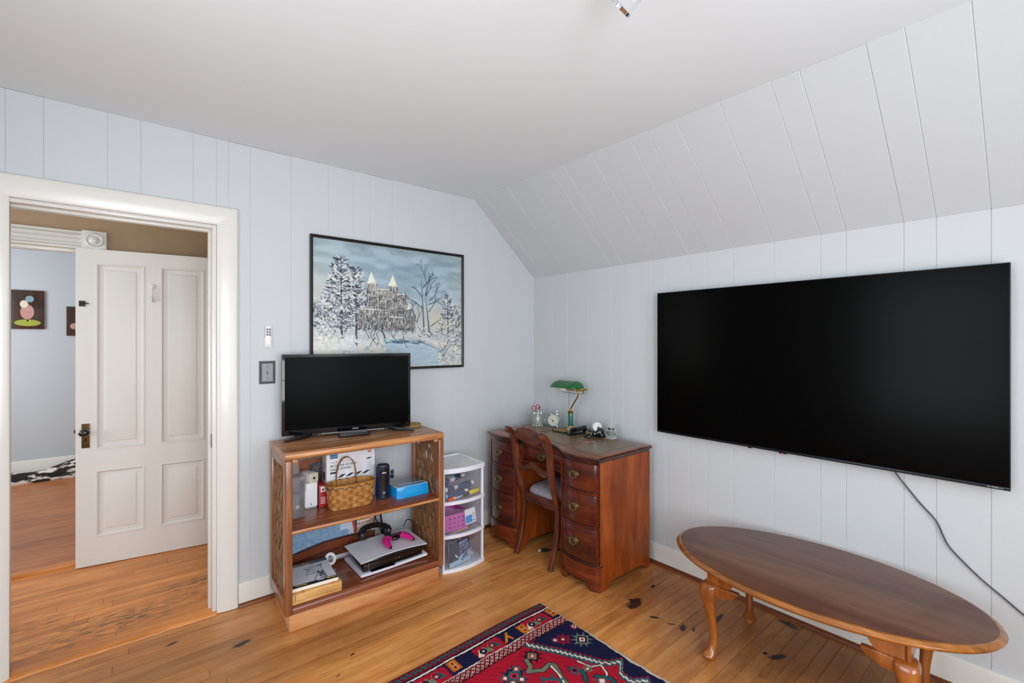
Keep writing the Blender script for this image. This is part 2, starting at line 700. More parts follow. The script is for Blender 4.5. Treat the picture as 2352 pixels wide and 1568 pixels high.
# worn nosing of the hall floor towards the room
m = MB()
rr = random.Random(4)
rings = []
for i in range(26):
    x = -3.018 + i * 0.772 / 25
    w = rr.uniform(0, 0.006)
    rings.append([(x, 0.010, 0.0), (x, -0.022 + w, 0.0), (x, -0.020 + w, 0.006 + rr.uniform(-.002, .002)), (x, -0.008 + w, 0.0135), (x, 0.010, 0.0140)])
m.loft(rings)
nos = m.build('floor_nosing', M_hall, hallf, smooth=60)
farf = struct(MB().box(-4.75, -1.4, 1.15, 3.92, -0.05, 0.030).build('floor_far_room', M_farfloor))
MB().box(-3.6, -2.8, 1.128, 1.19, -0.02, 0.034).build('floor_nosing', M_hall, farf, bevel=0.008, segs=3)

# ------------------------------------------------------------------ ceiling
ceil = struct(MB().box(XW, XS + 0.004, YB, 0.0, H, H + 0.1).build('ceiling', M_ceil))
struct(MB().box(-4.5, -1.9, 0.115, 1.17, 2.48, 2.56).build('ceiling_hall', M_ceil))
struct(MB().box(-4.8, -1.35, 1.17, 3.95, 2.44, 2.54).build('ceiling_far_room', M_ceil))

# ------------------------------------------------------------------ planked walls
BT = 0.012   # board thickness


def ztop_left(x):
    return H if x <= XS else H + (ZK - H) * (x - XS) / (0 - XS) + 0.004


wl = MB()
wl.prism([(-2.246, -0.05), (0.10, -0.05), (0.10, ZK - 0.09), (XS, H + 0.02), (-2.246, H + 0.02)], BT, 0.11, 'Y')
wl.box(XW, -3.020, BT, 0.11, -0.05, H + 0.02)
wl.box(-3.020, -2.246, BT, 0.11, 2.020, H + 0.02)
wall_left = struct(wl.build('wall_left', M_wall, smooth=False))
seams = [-3.40, -3.20, -3.09, -2.882, -2.674, -2.554, -2.346, -2.192, -2.09, -1.883, -1.676, -1.522, -1.418, -1.264, -1.115, -0.955, -0.80, -0.59, -0.434, -0.33, -0.12, 0.010]
BR = random.Random(5)


def left_board(x0, x1, z0, c=0.0014):
    g = 0.00005
    top_gap = BR.choice([0.0008, 0.0012, 0.0025])
    xs = [x0 + g, x0 + g, x0 + g + c, x1 - g - c, x1 - g, x1 - g]
    ds = [BT, c, 0.0, 0.0, c, BT]
    br = [x for x in (XS,) if x0 + c < x < x1 - c]
    if br:
        xs = xs[:3] + [XS] + xs[3:]
        ds = ds[:3] + [0.0] + ds[3:]
    d0 = BR.uniform(-0.0006, 0.0006)
    bot = [(x, d + d0, z0) for x, d in zip(xs, ds)]
    top = [(x, d + d0, ztop_left(x) - top_gap) for x, d in zip(xs, ds)]
    MB().loft([bot, top]).build('wall_board', M_wall, wall_left, smooth=False)


for a, b in zip(seams, seams[1:]):
    if b <= -2.983 or a >= -2.246:
        left_board(a, b, 0.0)
    elif a < -2.983:
        left_board(a, -2.995, 0.0)
        left_board(-2.995, b, 2.05)
    elif b > -2.246:
        left_board(a, -2.246, 2.05)
        left_board(-2.246, b, 0.0)
    else:
        left_board(a, b, 2.05)

rs = [0.010, -0.125, -0.234, -0.385, -0.594, -0.807, -0.91, -1.123, -1.228, -1.386, -1.491, -1.649, -1.859, -2.07, -2.175, -2.386, -2.492, -2.653, -2.86, -3.02, -3.17, -3.38, -3.54, YB]
wall_right = struct(MB().box(BT, 0.11, YB, 0.10, -0.05, ZK + 0.03).build('wall_right', M_wall, smooth=False))
sl = MB()
nx, nz = (H - ZK), -XS
nl = math.hypot(nx, nz)
nx, nz = nx / nl, nz / nl      # outward normal of the slope (away from the room)
P0, P1 = (0.0, ZK), (XS, H)
sl.prism([(P0[0] + nx * BT, P0[1] + nz * BT), (P1[0] + nx * BT, P1[1] + nz * BT), (P1[0] + nx * .09, P1[1] + nz * .09), (P0[0] + nx * .09, P0[1] + nz * .09)], YB, 0.012, 'Y')
wall_slope = struct(sl.build('wall_slope', M_wall, smooth=False))
for a, b in zip(rs, rs[1:]):
    y1, y0 = a, b
    g, c = 0.00005, 0.0024
    ys = [y0 + g, y0 + g, y0 + g + c, y1 - g - c, y1 - g, y1 - g]
    ds = [BT, c, 0, 0, c, BT]
    d0 = BR.uniform(-0.0006, 0.0006)
    MB().loft([[(d + d0, y, 0.0) for y, d in zip(ys, ds)], [(d + d0, y, ZK) for y, d in zip(ys, ds)]]).build('wall_board', M_wall, wall_right, smooth=False)
    tg = BR.choice([0.001, 0.002, 0.004])
    q1 = (P1[0] + (P0[0] - P1[0]) * tg, P1[1] + (P0[1] - P1[1]) * tg)
    d0 = BR.uniform(-0.0006, 0.0006)
    MB().loft([[(P0[0] + nx * (d + d0), y, P0[1] + nz * (d + d0)) for y, d in zip(ys, ds)],
               [(q1[0] + nx * (d + d0), y, q1[1] + nz * (d + d0)) for y, d in zip(ys, ds)]]).build('wall_board', M_wall, wall_slope, smooth=False)

# walls behind the camera, with the windows that light the room
def window(name, plane, c, w, h, zc, wall_t):
    """a sash window frame in an opening; plane 'Y' or 'X'"""
    m = MB()
    f = 0.05
    z0, z1 = zc - h / 2, zc + h / 2
    a0, a1 = c[0] - w / 2, c[0] + w / 2
    d0, d1 = c[1] - 0.02, c[1] + 0.03

    def bx(u0, u1, w0, w1, e=0.0):
        if plane == 'Y':
            m.box(u0, u1, d0 - e, d1 + e, w0, w1)
        else:
            m.box(d0 - e, d1 + e, u0, u1, w0, w1)
    bx(a0, a1, z0, z0 + f)
    bx(a0, a1, z1 - f, z1)
    bx(a0, a0 + f, z0 + f, z1 - f)
    bx(a1 - f, a1, z0 + f, z1 - f)
    bx(a0 + f, a1 - f, zc - 0.02, zc + 0.02)
    return struct(m.build(name, M_trim, smooth=False))


def wall_with_holes(name, plane, d0, d1, u0, u1, z0, z1, holes, mat):
    m = MB()

    def bx(a, b, c, d):
        if b - a < 1e-4 or d - c < 1e-4:
            return
        if plane == 'Y':
            m.box(a, b, d0, d1, c, d)
        else:
            m.box(d0, d1, a, b, c, d)
    u = u0
    for (a, b, c, d) in sorted(holes):
        bx(u, a, z0, z1)
        bx(a, b, z0, c)
        bx(a, b, d, z1)
        u = b
    bx(u, u1, z0, z1)
    return struct(m.build(name, mat, smooth=False))


wall_with_holes('wall_back', 'Y', YB - 0.1, YB, XW - .1, 0.1, -0.05, H + 0.02, [(-1.9, -0.8, .6, 2.1), (-3.1, -2.0, .6, 2.1)], M_wall)
wall_with_holes('wall_side', 'X', XW - 0.1, XW, YB - .1, 0.012, -0.05, H + 0.02, [(-2.65, -1.55, .6, 2.1)], M_wall)
window('window_1', 'Y', (-1.35, YB - 0.045), 1.1, 1.5, 1.35, .1)
window('window_2', 'Y', (-2.55, YB - 0.045), 1.1, 1.5, 1.35, .1)
window('window_3', 'X', (-2.1, XW - 0.045), 1.1, 1.5, 1.35, .1)

# ------------------------------------------------------------------ hall and far room shells
hw = wall_with_holes('wall_hall', 'Y', 1.16, 1.26, -4.5, -1.3, -0.05, 2.52, [(-3.55, -2.81, 0.0, 1.995)], M_tan)
struct(MB().box(-2.05, -1.95, 0.11, 1.16, -0.05, 2.5).build('wall_hall_end', M_tan))
wall_with_holes('wall_hall_side', 'X', -4.5, -4.4, 0.11, 1.16, -0.05, 2.5, [(.27, .97, .9, 2.1)], M_tan)
struct(MB().box(-4.9, -1.3, 3.90, 4.0, -0.05, 2.5).build('wall_far_back', M_far))
struct(MB().box(-1.5, -1.4, 1.26, 3.9, -0.05, 2.5).build('wall_far_right', M_far))
wall_with_holes('wall_far_left', 'X', -4.85, -4.75, 1.26, 3.9, -0.05, 2.5, [(2.15, 3.25, .8, 2.2)], M_far)
window('added_far_window', 'X', (2.7, -4.80), 1.1, 1.4, 1.5, .1)  # unseen window added to go with the far-room light
window('added_hall_window', 'X', (.62, -4.45), .7, 1.2, 1.5, .1)  # unseen window added to go with the hall light
struct(MB().prism([(0, 0.03), (0.0, 0.20), (-0.012, 0.21), (-0.02, 0.19), (-0.02, 0.03)], -4.7, -1.5, 'X').build('baseboard_far', M_trim, loc=(0, 3.90, 0)))

# ------------------------------------------------------------------ door opening: mitred casing, jamb, stops
def casing_prof(w):
    # (across the width from the inner edge, projection)
    return [(0, 0.0), (0, 0.010), (0.006, 0.0135), (0.02, 0.0165), (0.045, 0.020), (w - 0.012, 0.0225), (w - 0.004, 0.021), (w, 0.016), (w, 0.0)]


xi0, xi1, zi, cw = -2.983, -2.246, 2.020, 0.097
m = MB()
pr = casing_prof(cw)
# right leg then head then left leg, each a mitred stick
trim_1 = struct(MB().box(xi0 - 0.036, xi0 - 0.018, 0.0125, 0.11, 0.012, zi).build('trim_1', M_trim, bevel=0.002))
MB().box(xi1 - 0.018, xi1, 0.0, 0.11, 0.012, zi).build('jamb', M_trim, trim_1, bevel=0.002)
MB().box(xi0 - 0.018, xi1 - 0.018, 0.0, 0.11, zi - 0.018, zi).build('head_jamb', M_trim, trim_1, bevel=0.002)
MB().loft([[(xi1 + u, -p, 0.003) for u, p in pr], [(xi1 + u, -p, zi + u) for u, p in pr]]).build('casing', M_trim, trim_1, smooth=50)
MB().loft([[(xi0 - u, -p, 0.003) for u, p in pr], [(xi0 - u, -p, zi + u) for u, p in pr]]).build('casing', M_trim, trim_1, smooth=50)
MB().loft([[(xi0 - u, -p, zi + u) for u, p in pr], [(xi1 + u, -p, zi + u) for u, p in pr]]).build('head_casing', M_trim, trim_1, smooth=50)
MB().box(xi1 - 0.030, xi1 - 0.018, 0.045, 0.085, 0.014, zi - 0.018).build('door_stop', M_trim, trim_1, bevel=0.0015)
MB().box(xi0 - 0.018, xi0 - 0.006, 0.045, 0.085, 0.014, zi - 0.018).build('door_stop', M_trim, trim_1, bevel=0.0015)
MB().box(xi0 - 0.006, xi1 - 0.030, 0.045, 0.085, zi - 0.030, zi - 0.018).build('door_stop', M_trim, trim_1, bevel=0.0015)
MB().box(xi1 - 0.0195, xi1 - 0.0175, 0.018, 0.042, 0.86, 0.93).build('strike_plate', plain('strike_metal', (90, 84, 76), .4, .8), trim_1)

# far doorway in the hall: fluted casing with a rosette block
trim_2 = struct(MB().box(-3.55, -2.81, 1.16, 1.26, 1.977, 1.995).build('trim_2', M_trim, bevel=0.002))
MB().box(-2.828, -2.81, 1.16, 1.26, 0.03, 1.977).build('jamb', M_trim, trim_2, bevel=0.002)
fl = []
for i in range(61):
    u = i / 60
    z = 0.004 + 0.016 * (0.55 + 0.45 * math.cos(u * math.pi * 2 * 4) if 0.1 < u < 0.9 else 1.0)
    fl.append((1.998 + u * 0.108, z))
fl = [(1.998, 0)] + fl + [(2.106, 0)]
MB().loft([[(-3.66, 1.16 - p, z) for z, p in fl], [(-2.819, 1.16 - p, z) for z, p in fl]]).build('fluted_head', M_trim, trim_2, smooth=40)
MB().loft([[(-2.814 + (z - 1.998), 1.16 - p, 0.03) for z, p in fl], [(-2.814 + (z - 1.998), 1.16 - p, 1.998) for z, p in fl]]).build('fluted_casing', M_trim, trim_2, smooth=40)
ro = MB().box(-2.820, -2.700, 1.132, 1.16, 1.996, 2.116).build('rosette_block', M_trim, trim_2, bevel=0.002)
MB().lathe([(0.043, 0.0), (0.045, -0.006), (0.040, -0.010), (0.034, -0.006), (0.030, -0.003), (0.026, -0.004), (0.021, -0.010), (0.012, -0.015), (0.0, -0.0165)], 28, (-2.760, 1.132, 2.056), axis='Y').build('rosette', M_trim, ro)

# ------------------------------------------------------------------ baseboards
bbp = [(0, 0.0), (0.016, 0.0), (0.016, 0.112), (0.013, 0.121), (0.006, 0.125), (0, 0.125)]
baseboard_left = struct(MB().loft([[(-2.148, -a - 0.0006, z) for a, z in bbp], [(0.0, -a - 0.0006, z) for a, z in bbp]]).build('baseboard_left', M_trim, smooth=30))
baseboard_right = struct(MB().loft([[(-a - 0.0006, 0.0, z) for a, z in bbp], [(-a - 0.0006, YB, z) for a, z in bbp]]).build('baseboard_right', M_trim, smooth=30))
sh = [(0.016, 0.0005), (0.034, 0.0005), (0.033, 0.009), (0.028, 0.016), (0.016, 0.019)]
MB().loft([[(-2.148, -a, z) for a, z in sh], [(-0.016, -a, z) for a, z in sh]]).build('shoe_moulding', M_shoe, baseboard_left, smooth=50)
MB().loft([[(-a, -0.016, z) for a, z in sh], [(-a, YB, z) for a, z in sh]]).build('shoe_moulding', M_shoeY, baseboard_right, smooth=50)

# ------------------------------------------------------------------ hall door (open, four raised panels)
door = bpy.data.objects.new('door_1', None)
COL.objects.link(door)
struct(door, 'white four-panel door standing open in the hall with a black knob')
door.location = (-2.843, 1.062, 0.018)
door.rotation_euler = (0, 0, math.atan2(-0.099, 0.679))
DW, DH, DT = 0.752, 1.972, 0.034
ux = [(0.093, 0.335), (0.417, 0.659)]
zz = [(0.175, 0.590), (0.722, 1.886)]
m = MB()
m.box(0, 0.093, 0, DT, 0, DH)
m.box(0.335, 0.417, 0, DT, 0.175, 1.886)
m.box(0.659, DW, 0, DT, 0, DH)
m.box(0.093, 0.659, 0, DT, 0, 0.175)
m.box(0.093, 0.335, 0, DT, 0.590, 0.722)
m.box(0.417, 0.659, 0, DT, 0.590, 0.722)
m.box(0.093, 0.659, 0, DT, 1.886, DH)
m.build('door_frame', M_door, door, smooth=False)
for (a, b) in ux:
    for (c, d) in zz:
        m = MB()
        def ring(i, y):
            return [(a + i, y, c + i), (b - i, y, c + i), (b - i, y, d - i), (a + i, y, d - i)]
        m.loft([ring(0, 0.026), ring(0, -0.003), ring(0.008, -0.004), ring(0.014, 0.004), ring(0.016, 0.009), ring(0.042, 0.0065), ring(0.046, 0.003), ring(0.05, 0.002)])
        m.build('door_panel', M_door, door, smooth=25)
M_bronze = plain('antique_bronze', (92, 66, 40), 0.45, 0.75, var=0.35, vscale=90, bump=0.5, bscale=220)
M_knob = plain('black_porcelain', (8, 10, 12), 0.06, coat=0.6)
bp_ = MB().box(0.028, 0.066, -0.004, 0.0005, 0.736, 0.886).build('back_plate', M_bronze, door, bevel=0.0015)
MB().box(0.044, 0.050, -0.0048, -0.003, 0.776, 0.796).build('keyhole', M_dark, bp_)
MB().lathe([(0.013, 0.0), (0.009, -0.006), (0.008, -0.022), (0.014, -0.026), (0.024, -0.032), (0.0285, -0.042), (0.026, -0.052), (0.016, -0.060), (0.0, -0.063)], 24, (0.049, -0.003, 0.836), sx=0.85, sy=1.0, axis='Y').build('knob', M_knob, door)
m = MB()
m.box(-0.010, 0.001, 0.008, 0.020, 0.83, 0.85)
m.build('latch_bolt', M_bronze, door)
lt = MB()
lt.box(0.016, 0.046, -0.005, 0.0005, 1.612, 1.646)
lt.cyl((0.020, -0.007, 1.63), (0.062, -0.007, 1.63), 0.0035)
lt.build('slide_latch', plain('dark_iron', (58, 54, 48), .5, .7), door, bevel=0.001)
hk = MB()
hk.lathe([(0.016, 0.0), (0.017, -0.004), (0.012, -0.008), (0.0, -0.009)], 20, (0.376, 0, 1.756), axis='Y')
hk.tube([(0.376, -0.004, 1.756), (0.376, -0.012, 1.74), (0.376, -0.010, 1.70), (0.376, -0.012, 1.672), (0.376, -0.022, 1.655), (0.376, -0.034, 1.662), (0.376, -0.036, 1.678)], 0.0045, 10)
hk.ball((0.376, -0.036, 1.682), 0.007)
hk.ball((0.376, -0.006, 1.665), 0.011, sc=(.8, .5, 1.4))
hk.build('coat_hook', M_door, door)

# ================================================================== bookcase
M_cabX = wood('acacia_wood_x', (110, 68, 42), (160, 108, 68), (194, 146, 98), 0.36, 'X', 26, 12, True, spec=0.5, coat=0.10, pos=(.3, .5, .74))
M_cabZ = wood('acacia_wood_z', (98, 58, 34), (142, 88, 52), (170, 114, 72), 0.28, 'Z', 26, 12, coat=0.25)
M_cabY = wood('acacia_wood_y', (98, 58, 36), (138, 88, 56), (166, 114, 76), 0.28, 'Y', 26, 12, coat=0.25)
M_shelf = wood('dark_red_shelf_wood', (88, 42, 24), (128, 68, 40), (152, 90, 56), 0.24, 'X', 20, 12, coat=0.35)
M_edge = wood('pale_shelf_edge_wood', (148, 90, 46), (196, 136, 80), (214, 160, 104), 0.25, 'X', 24, 12, coat=0.3)
M_plinth = wood('cedar_plinth_wood', (160, 84, 44), (206, 146, 94), (224, 172, 122), 0.35, 'X', 16, 14, pos=(.30, .48, .70))
M_carve = wood('carved_panel_wood', (96, 62, 36), (138, 98, 62), (164, 122, 80), 0.5, 'Z', 40, 8)

CAB = thing('open_bookcase', 'wooden open bookcase with pierced carved sides under the small television', 'bookcase', (-2.024, -0.440, 0), R(-2.5))
CW, CD, CT = 0.862, 0.375, 0.875
# local: x right, y towards the wall, z up
MB().box(0.022, CW - 0.022, 0.022, CD - 0.004, 0.0, 0.094).build('plinth', M_plinth, CAB, bevel=0.002)
bt = MB()
pf = [(0.0, 0.092), (0.0, 0.110), (0.004, 0.120), (0.012, 0.126), (0.022, 0.128), (CD, 0.128), (CD, 0.092)]
bt.loft([[(0.034, y, z) for y, z in pf], [(CW - 0.034, y, z) for y, z in pf]])
bt.build('bottom_board', M_shelf, CAB, smooth=35)
sf = [(0.012, 0.474), (0.004, 0.478), (0.001, 0.486), (0.004, 0.494), (0.014, 0.498), (CD, 0.498), (CD, 0.474)]
MB().loft([[(0.030, y, z) for y, z in sf], [(CW - 0.030, y, z) for y, z in sf]]).build('shelf', M_shelf, CAB, smooth=35)
MB().loft([[(0.0305, y, z) for y, z in ((0.013, .4745), (.004, .478), (.0005, .486), (.002, .4905), (.013, .4905))],
           [(CW - 0.0305, y, z) for y, z in ((0.013, .4745), (.004, .478), (.0005, .486), (.002, .4905), (.013, .4905))]]).build('shelf_edge', M_edge, CAB, smooth=60)
tops = []
yy_ = [0.0, 0.098, 0.196, 0.288, CD]
for i in range(4):      # the top is glued up from planks
    y0, y1 = yy_[i], yy_[i + 1]
    m = MB()
    if i == 0:
        p_ = [(0.010, 0.838), (0.002, 0.844), (0.0, 0.856), (0.003, 0.867), (0.012, 0.8745), (0.022, CT), (y1 - .0005, CT), (y1 - .0005, 0.838)]
    else:
        p_ = [(y0, 0.838), (y0, CT), (y1 - .0005, CT), (y1 - .0005, 0.838)]
    m.loft([[(0.0, y, z) for y, z in p_], [(CW, y, z) for y, z in p_]])
    o = m.build('top_plank', [M_cabX, M_edge, M_cabX, M_cabX][i] if i != 1 else M_cabX, CAB, smooth=35)
MB().loft([[(0.001, y, z) for y, z in ((0.012, .8375), (.003, .843), (-.0006, .856), (.002, .866), (.008, .860))],
           [(CW - .001, y, z) for y, z in ((0.012, .8375), (.003, .843), (-.0006, .856), (.002, .866), (.008, .860))]]).build('top_edge', M_edge, CAB, smooth=60)


def carved_side(x0, x1, outer):
    # frame: front post, back post, top rail, bottom rail
    MB().box(x0, x1, 0.0, 0.050, 0.088, 0.838).build('side_post', M_cabZ, CAB, bevel=0.007, segs=3)
    MB().box(x0, x1, CD - 0.040, CD, 0.088, 0.838).build('side_post', M_cabZ, CAB, bevel=0.004)
    MB().box(x0, x1, 0.050, CD - 0.040, 0.088, 0.150).build('side_rail', M_cabY, CAB, bevel=0.003)
    MB().box(x0, x1, 0.050, CD - 0.040, 0.798, 0.838).build('side_rail', M_cabY, CAB, bevel=0.003)
    # pierced carving: crossing wavy stems with leaves between
    xm = (x0 + x1) / 2
    y0, y1, z0, z1 = 0.050, CD - 0.040, 0.150, 0.798
    w = (y1 - y0) / 4
    m = MB()
    for k in range(5):
        yc = y0 + k * w
        for sgn in (-1, 1):
            path = []
            for i in range(49):
                t = i / 48
                y = yc + sgn * 0.5 * w * math.sin(t * math.pi * 2 * 2.5 + 0.6)
                path.append((xm + sgn * 0.0015, min(max(y, y0 + .002), y1 - .002), z0 + (z1 - z0) * t))
            m.sweep(path, [(-.0075, -.009), (.0075, -.009), (.0055, .009), (-.0055, .009)], 1.0, up=(1, 0, 0))
    # the sections above put depth on the wrong axis when steep, so they are kept nearly square
    m.build('carved_stems', M_carve, CAB, smooth=30)
    first = None
    lr = random.Random(11 if outer else 12)
    for k in range(4):
        for j in range(6):
            yc = y0 + (k + 0.5) * w
            zc = z0 + (j + 0.5) * (z1 - z0) / 6
            if first is None:
                m = MB()
                n = 14
                rings = []
                for i in range(n + 1):
                    t = i / n
                    hw_ = max(0.0300 * math.sin(math.pi * t) ** 0.8, 1e-4)
                    zc_ = (t - .5) * 0.112
                    rings.append([(-0.007, -hw_ * .8, zc_), (0.007, -hw_ * .8, zc_), (0.0045, -hw_ * .35, zc_), (0.008, 0, zc_), (0.0045, hw_ * .35, zc_), (0.007, hw_ * .8, zc_), (-0.007, hw_ * .8, zc_), (-.0045, hw_ * .35, zc_), (-.008, 0, zc_), (-.0045, -hw_ * .35, zc_)])
                m.loft(rings)
                first = m.build('carved_leaf', M_carve, CAB, smooth=30)
                o = first
            else:
                if lr.random() < (0.75 if j == 5 else 0.15):
                    continue
                o = copy_part(first, CAB)
            o.location = (xm, yc, zc)
            o.rotation_euler = (R(lr.uniform(-28, 28)), 0, 0)
    # thin back sheet strips between the stems (what shuts most of the openings)


carved_side(0.0, 0.034, True)
carved_side(CW - 0.034, CW, False)
for sx in (0.034, CW - 0.058):      # corner blocks under the top
    MB().box(sx, sx + 0.024, 0.010, 0.075, 0.824, 0.838).build('corner_block', M_cabX, CAB, bevel=0.002)


def cab(x, y, z=0.0):
    """bookcase coordinates -> world"""
    c, s_ = math.cos(R(-2.5)), math.sin(R(-2.5))
    return (-2.024 + x * c - y * s_, -0.440 + x * s_ + y * c, z)


# ================================================================== kneehole desk
M_mahX = wood('mahogany_x', (62, 20, 8), (112, 46, 20), (140, 66, 32), 0.24, 'X', 18, 10, coat=0.35)
M_mahY = wood('mahogany_y', (58, 18, 8), (104, 40, 18), (130, 58, 28), 0.24, 'Y', 18, 10, coat=0.35)
M_mahZ = wood('mahogany_side', (104, 42, 10), (146, 68, 20), (172, 90, 32), 0.34, 'Z', 9, 6, coat=0.05, spec=0.3, blotch=.55, blotch_rgb=(92, 38, 14))
M_mahD = wood('mahogany_drawer_front', (44, 14, 9), (80, 28, 16), (106, 44, 24), 0.22, 'Y', 14, 8, coat=0.45)
M_mahdk = wood('dark_mahogany_moulding', (34, 12, 8), (56, 24, 16), (80, 38, 26), 0.25, 'Y', 20, 10, coat=0.4)
M_desktop = wood('mahogany_top', (96, 54, 38), (130, 82, 58), (152, 102, 76), 0.28, 'Y', 14, 10, coat=0.2)
M_leather = plain('olive_brown_leather', (118, 94, 64), 0.34, var=0.25, vscale=7, coat=0.12, bump=0.1, bscale=240)
M_leathb = plain('tooled_leather_border', (60, 48, 34), 0.3, coat=0.3)
M_brass = plain('aged_brass', (176, 150, 108), 0.26, 0.85, var=0.35, vscale=60)
M_brassd = plain('aged_brass_dark', (112, 94, 66), 0.36, 0.85, var=0.35, vscale=60)

DESK = thing('kneehole_desk', 'mahogany kneehole desk with bowed drawer fronts and leather inset top', 'desk', (0, 0, 0))
YR, YL = -1.165, -0.160       # outer sides
YRi, YLi = -0.862, -0.452     # inner sides of the pedestals
XB = -0.085                   # back
XE = -0.566                   # front at the pedestal corners


def bow(y, e=0.0):
    """front of a pedestal (world x) at y"""
    if y < (YR + YL) / 2:
        c, h = (YR + YRi) / 2, (YRi - YR) / 2
    else:
        c, h = (YL + YLi) / 2, (YL - YLi) / 2
    t = max(-1.15, min(1.15, (y - c) / h))
    return XE - 0.036 * (1 - t * t) - e


def top_front(y):
    """serpentine front edge of the desk top"""
    c = (YR + YL) / 2
    d = abs(y - c)
    pts = [(0.0, -0.524), (0.06, -0.525), (0.12, -0.534), (0.17, -0.556), (0.21, -0.586), (0.25, -0.610), (0.30, -0.624), (0.36, -0.626), (0.43, -0.616), (0.48, -0.600), (0.52, -0.584)]
    for (a, xa), (b, xb) in zip(pts, pts[1:]):
        if a <= d <= b:
            t = (d - a) / (b - a)
            t = t * t * (3 - 2 * t) if False else t
            return xa + (xb - xa) * t
    return pts[-1][1]


def top_outline(e):
    ya, yb = YR - 0.010 - e, YL + 0.010 + e
    n = 44
    f = []
    for i in range(n + 1):
        y = ya + (yb - ya) * i / n
        f.append((top_front(y) - e, y))
    return f + [(XB + 0.0 + min(e, 0.0), yb), (XB + min(e, 0.0), ya)]


MB().loft([[(x, y, z) for x, y in top_outline(e)] for e, z in ((-0.006, 0.735), (-0.006, 0.742), (0.004, 0.747), (0.006, 0.752), (0.0045, 0.757), (0.001, 0.7605), (-.004, .7605))]).build('top_edge', M_mahdk, DESK, smooth=40)
m = MB()
m.loft([[(x, y, z) for x, y in top_outline(e)] for e, z in ((0.0, 0.7600), (0.0005, 0.7605), (0.0, 0.7625), (-0.003, 0.765), (-0.005, 0.766))])
m.build('desk_top', M_desktop, DESK, smooth=40)
MB().loft([[(x, y, z) for x, y in top_outline(e)] for e, z in ((-0.014, 0.716), (-0.010, 0.735))]).build('top_moulding', M_mahdk, DESK, smooth=40)


def leather(ya, yb, xf, xb):
    n = 12
    def out(i):
        return [(xf(ya + i + (yb - ya - 2 * i) * k / n) + i, ya + i + (yb - ya - 2 * i) * k / n) for k in range(n + 1)] + [(xb - i, yb - i), (xb - i, ya + i)]
    b = MB().loft([[(x, y, z) for x, y in out(0)] for z in (0.7655, 0.7664)]).build('leather_border', M_leathb, DESK, smooth=30)
    MB().loft([[(x, y, z) for x, y in out(0.008)] for z in (0.7660, 0.7668)]).build('leather_panel', M_leather, b, smooth=30)


leather(-1.115, -0.895, lambda y: top_front(y) + 0.090 - 0.02 * 0, -0.150)
leather(-0.835, -0.490, lambda y: top_front(y) + 0.034, -0.150)
leather(-0.430, -0.210, lambda y: top_front(y) + 0.090, -0.150)

# pedestal carcasses
def side_panel(y0, y1, mat=M_mahZ, name='side_panel', front=XE):
    # a side with the bracket-foot cutout along the floor
    pts = [(front, 0.0), (front + 0.055, 0.0), (front + 0.075, 0.012), (front + 0.095, 0.030), (front + 0.12, 0.040), (XB - 0.10, 0.040), (XB - 0.07, 0.028), (XB - 0.05, 0.010), (XB - 0.045, 0.0), (XB, 0.0), (XB, 0.729), (front, 0.729)]
    MB().prism(pts, y0, y1, 'Y').build(name, mat, DESK, smooth=False)


side_panel(YR, YR + 0.016)
side_panel(YRi - 0.014, YRi)
side_panel(YLi, YLi + 0.014)
side_panel(YL - 0.016, YL)
MB().box(XB - 0.010, XB, YR + .016, YRi - .014, 0.04, 0.729).build('back_panel', M_mahY, DESK)
MB().box(XB - 0.010, XB, YLi + .014, YL - .016, 0.04, 0.729).build('back_panel', M_mahY, DESK)
MB().box(XB - 0.010, XB, YRi, YLi, 0.30, 0.729).build('back_panel', M_mahY, DESK)


def bowed(ya, yb, zlo, zhi, e, th, name, mat, parent=DESK, n=18, bev=0.0):
    """a slab following the bow; zlo / zhi may be functions of y"""
    fl = zlo if callable(zlo) else (lambda y: zlo)
    fh = zhi if callable(zhi) else (lambda y: zhi)
    rings = []
    for i in range(n + 1):
        y = ya + (yb - ya) * i / n
        x = bow(y, e)
        rings.append([(x, y, fl(y)), (x, y, fh(y)), (x + th, y, fh(y)), (x + th, y, fl(y))])
    return MB().loft(rings).build(name, mat, parent, bevel=bev, smooth=40)


def pull(parent, y, z, x):
    """oval plate with a bail ring"""
    p = MB().lathe([(0.0, 0.0), (0.0295, 0.0), (0.031, -0.002), (0.029, -0.0045), (0.0265, -0.0035), (0.024, -0.003), (0.021, -0.005), (0.016, -0.0065), (0.012, -0.008), (0.0, -0.0085)], 28, (0, 0, 0), sx=1.0, sy=0.80, axis='X')
    p.bm.transform(Matrix.Scale(1.12, 4))
    o = p.build('handle_plate', M_brassd, parent, loc=(x, y, z))
    r = MB()
    path = []
    for i in range(25):
        a = math.pi * 2 * i / 24
        path.append((-0.010 - 0.004 * (1 - math.sin(a)) / 2, 0.025 * math.cos(a), 0.019 * math.sin(a) - 0.002))
    r.tube(path[:-1], 0.0026, 8, closed=True)
    r.build('handle_ring', M_brass, o)
    for sy in (-1, 1):
        q = MB()
        q.lathe([(0.005, 0.0), (0.0055, -0.004), (0.004, -0.010), (0.0055, -0.013), (0.0, -0.0155)], 12, (0, sy * 0.0245, 0.001), axis='X')
        q.build('handle_post', M_brass, o)
    return o


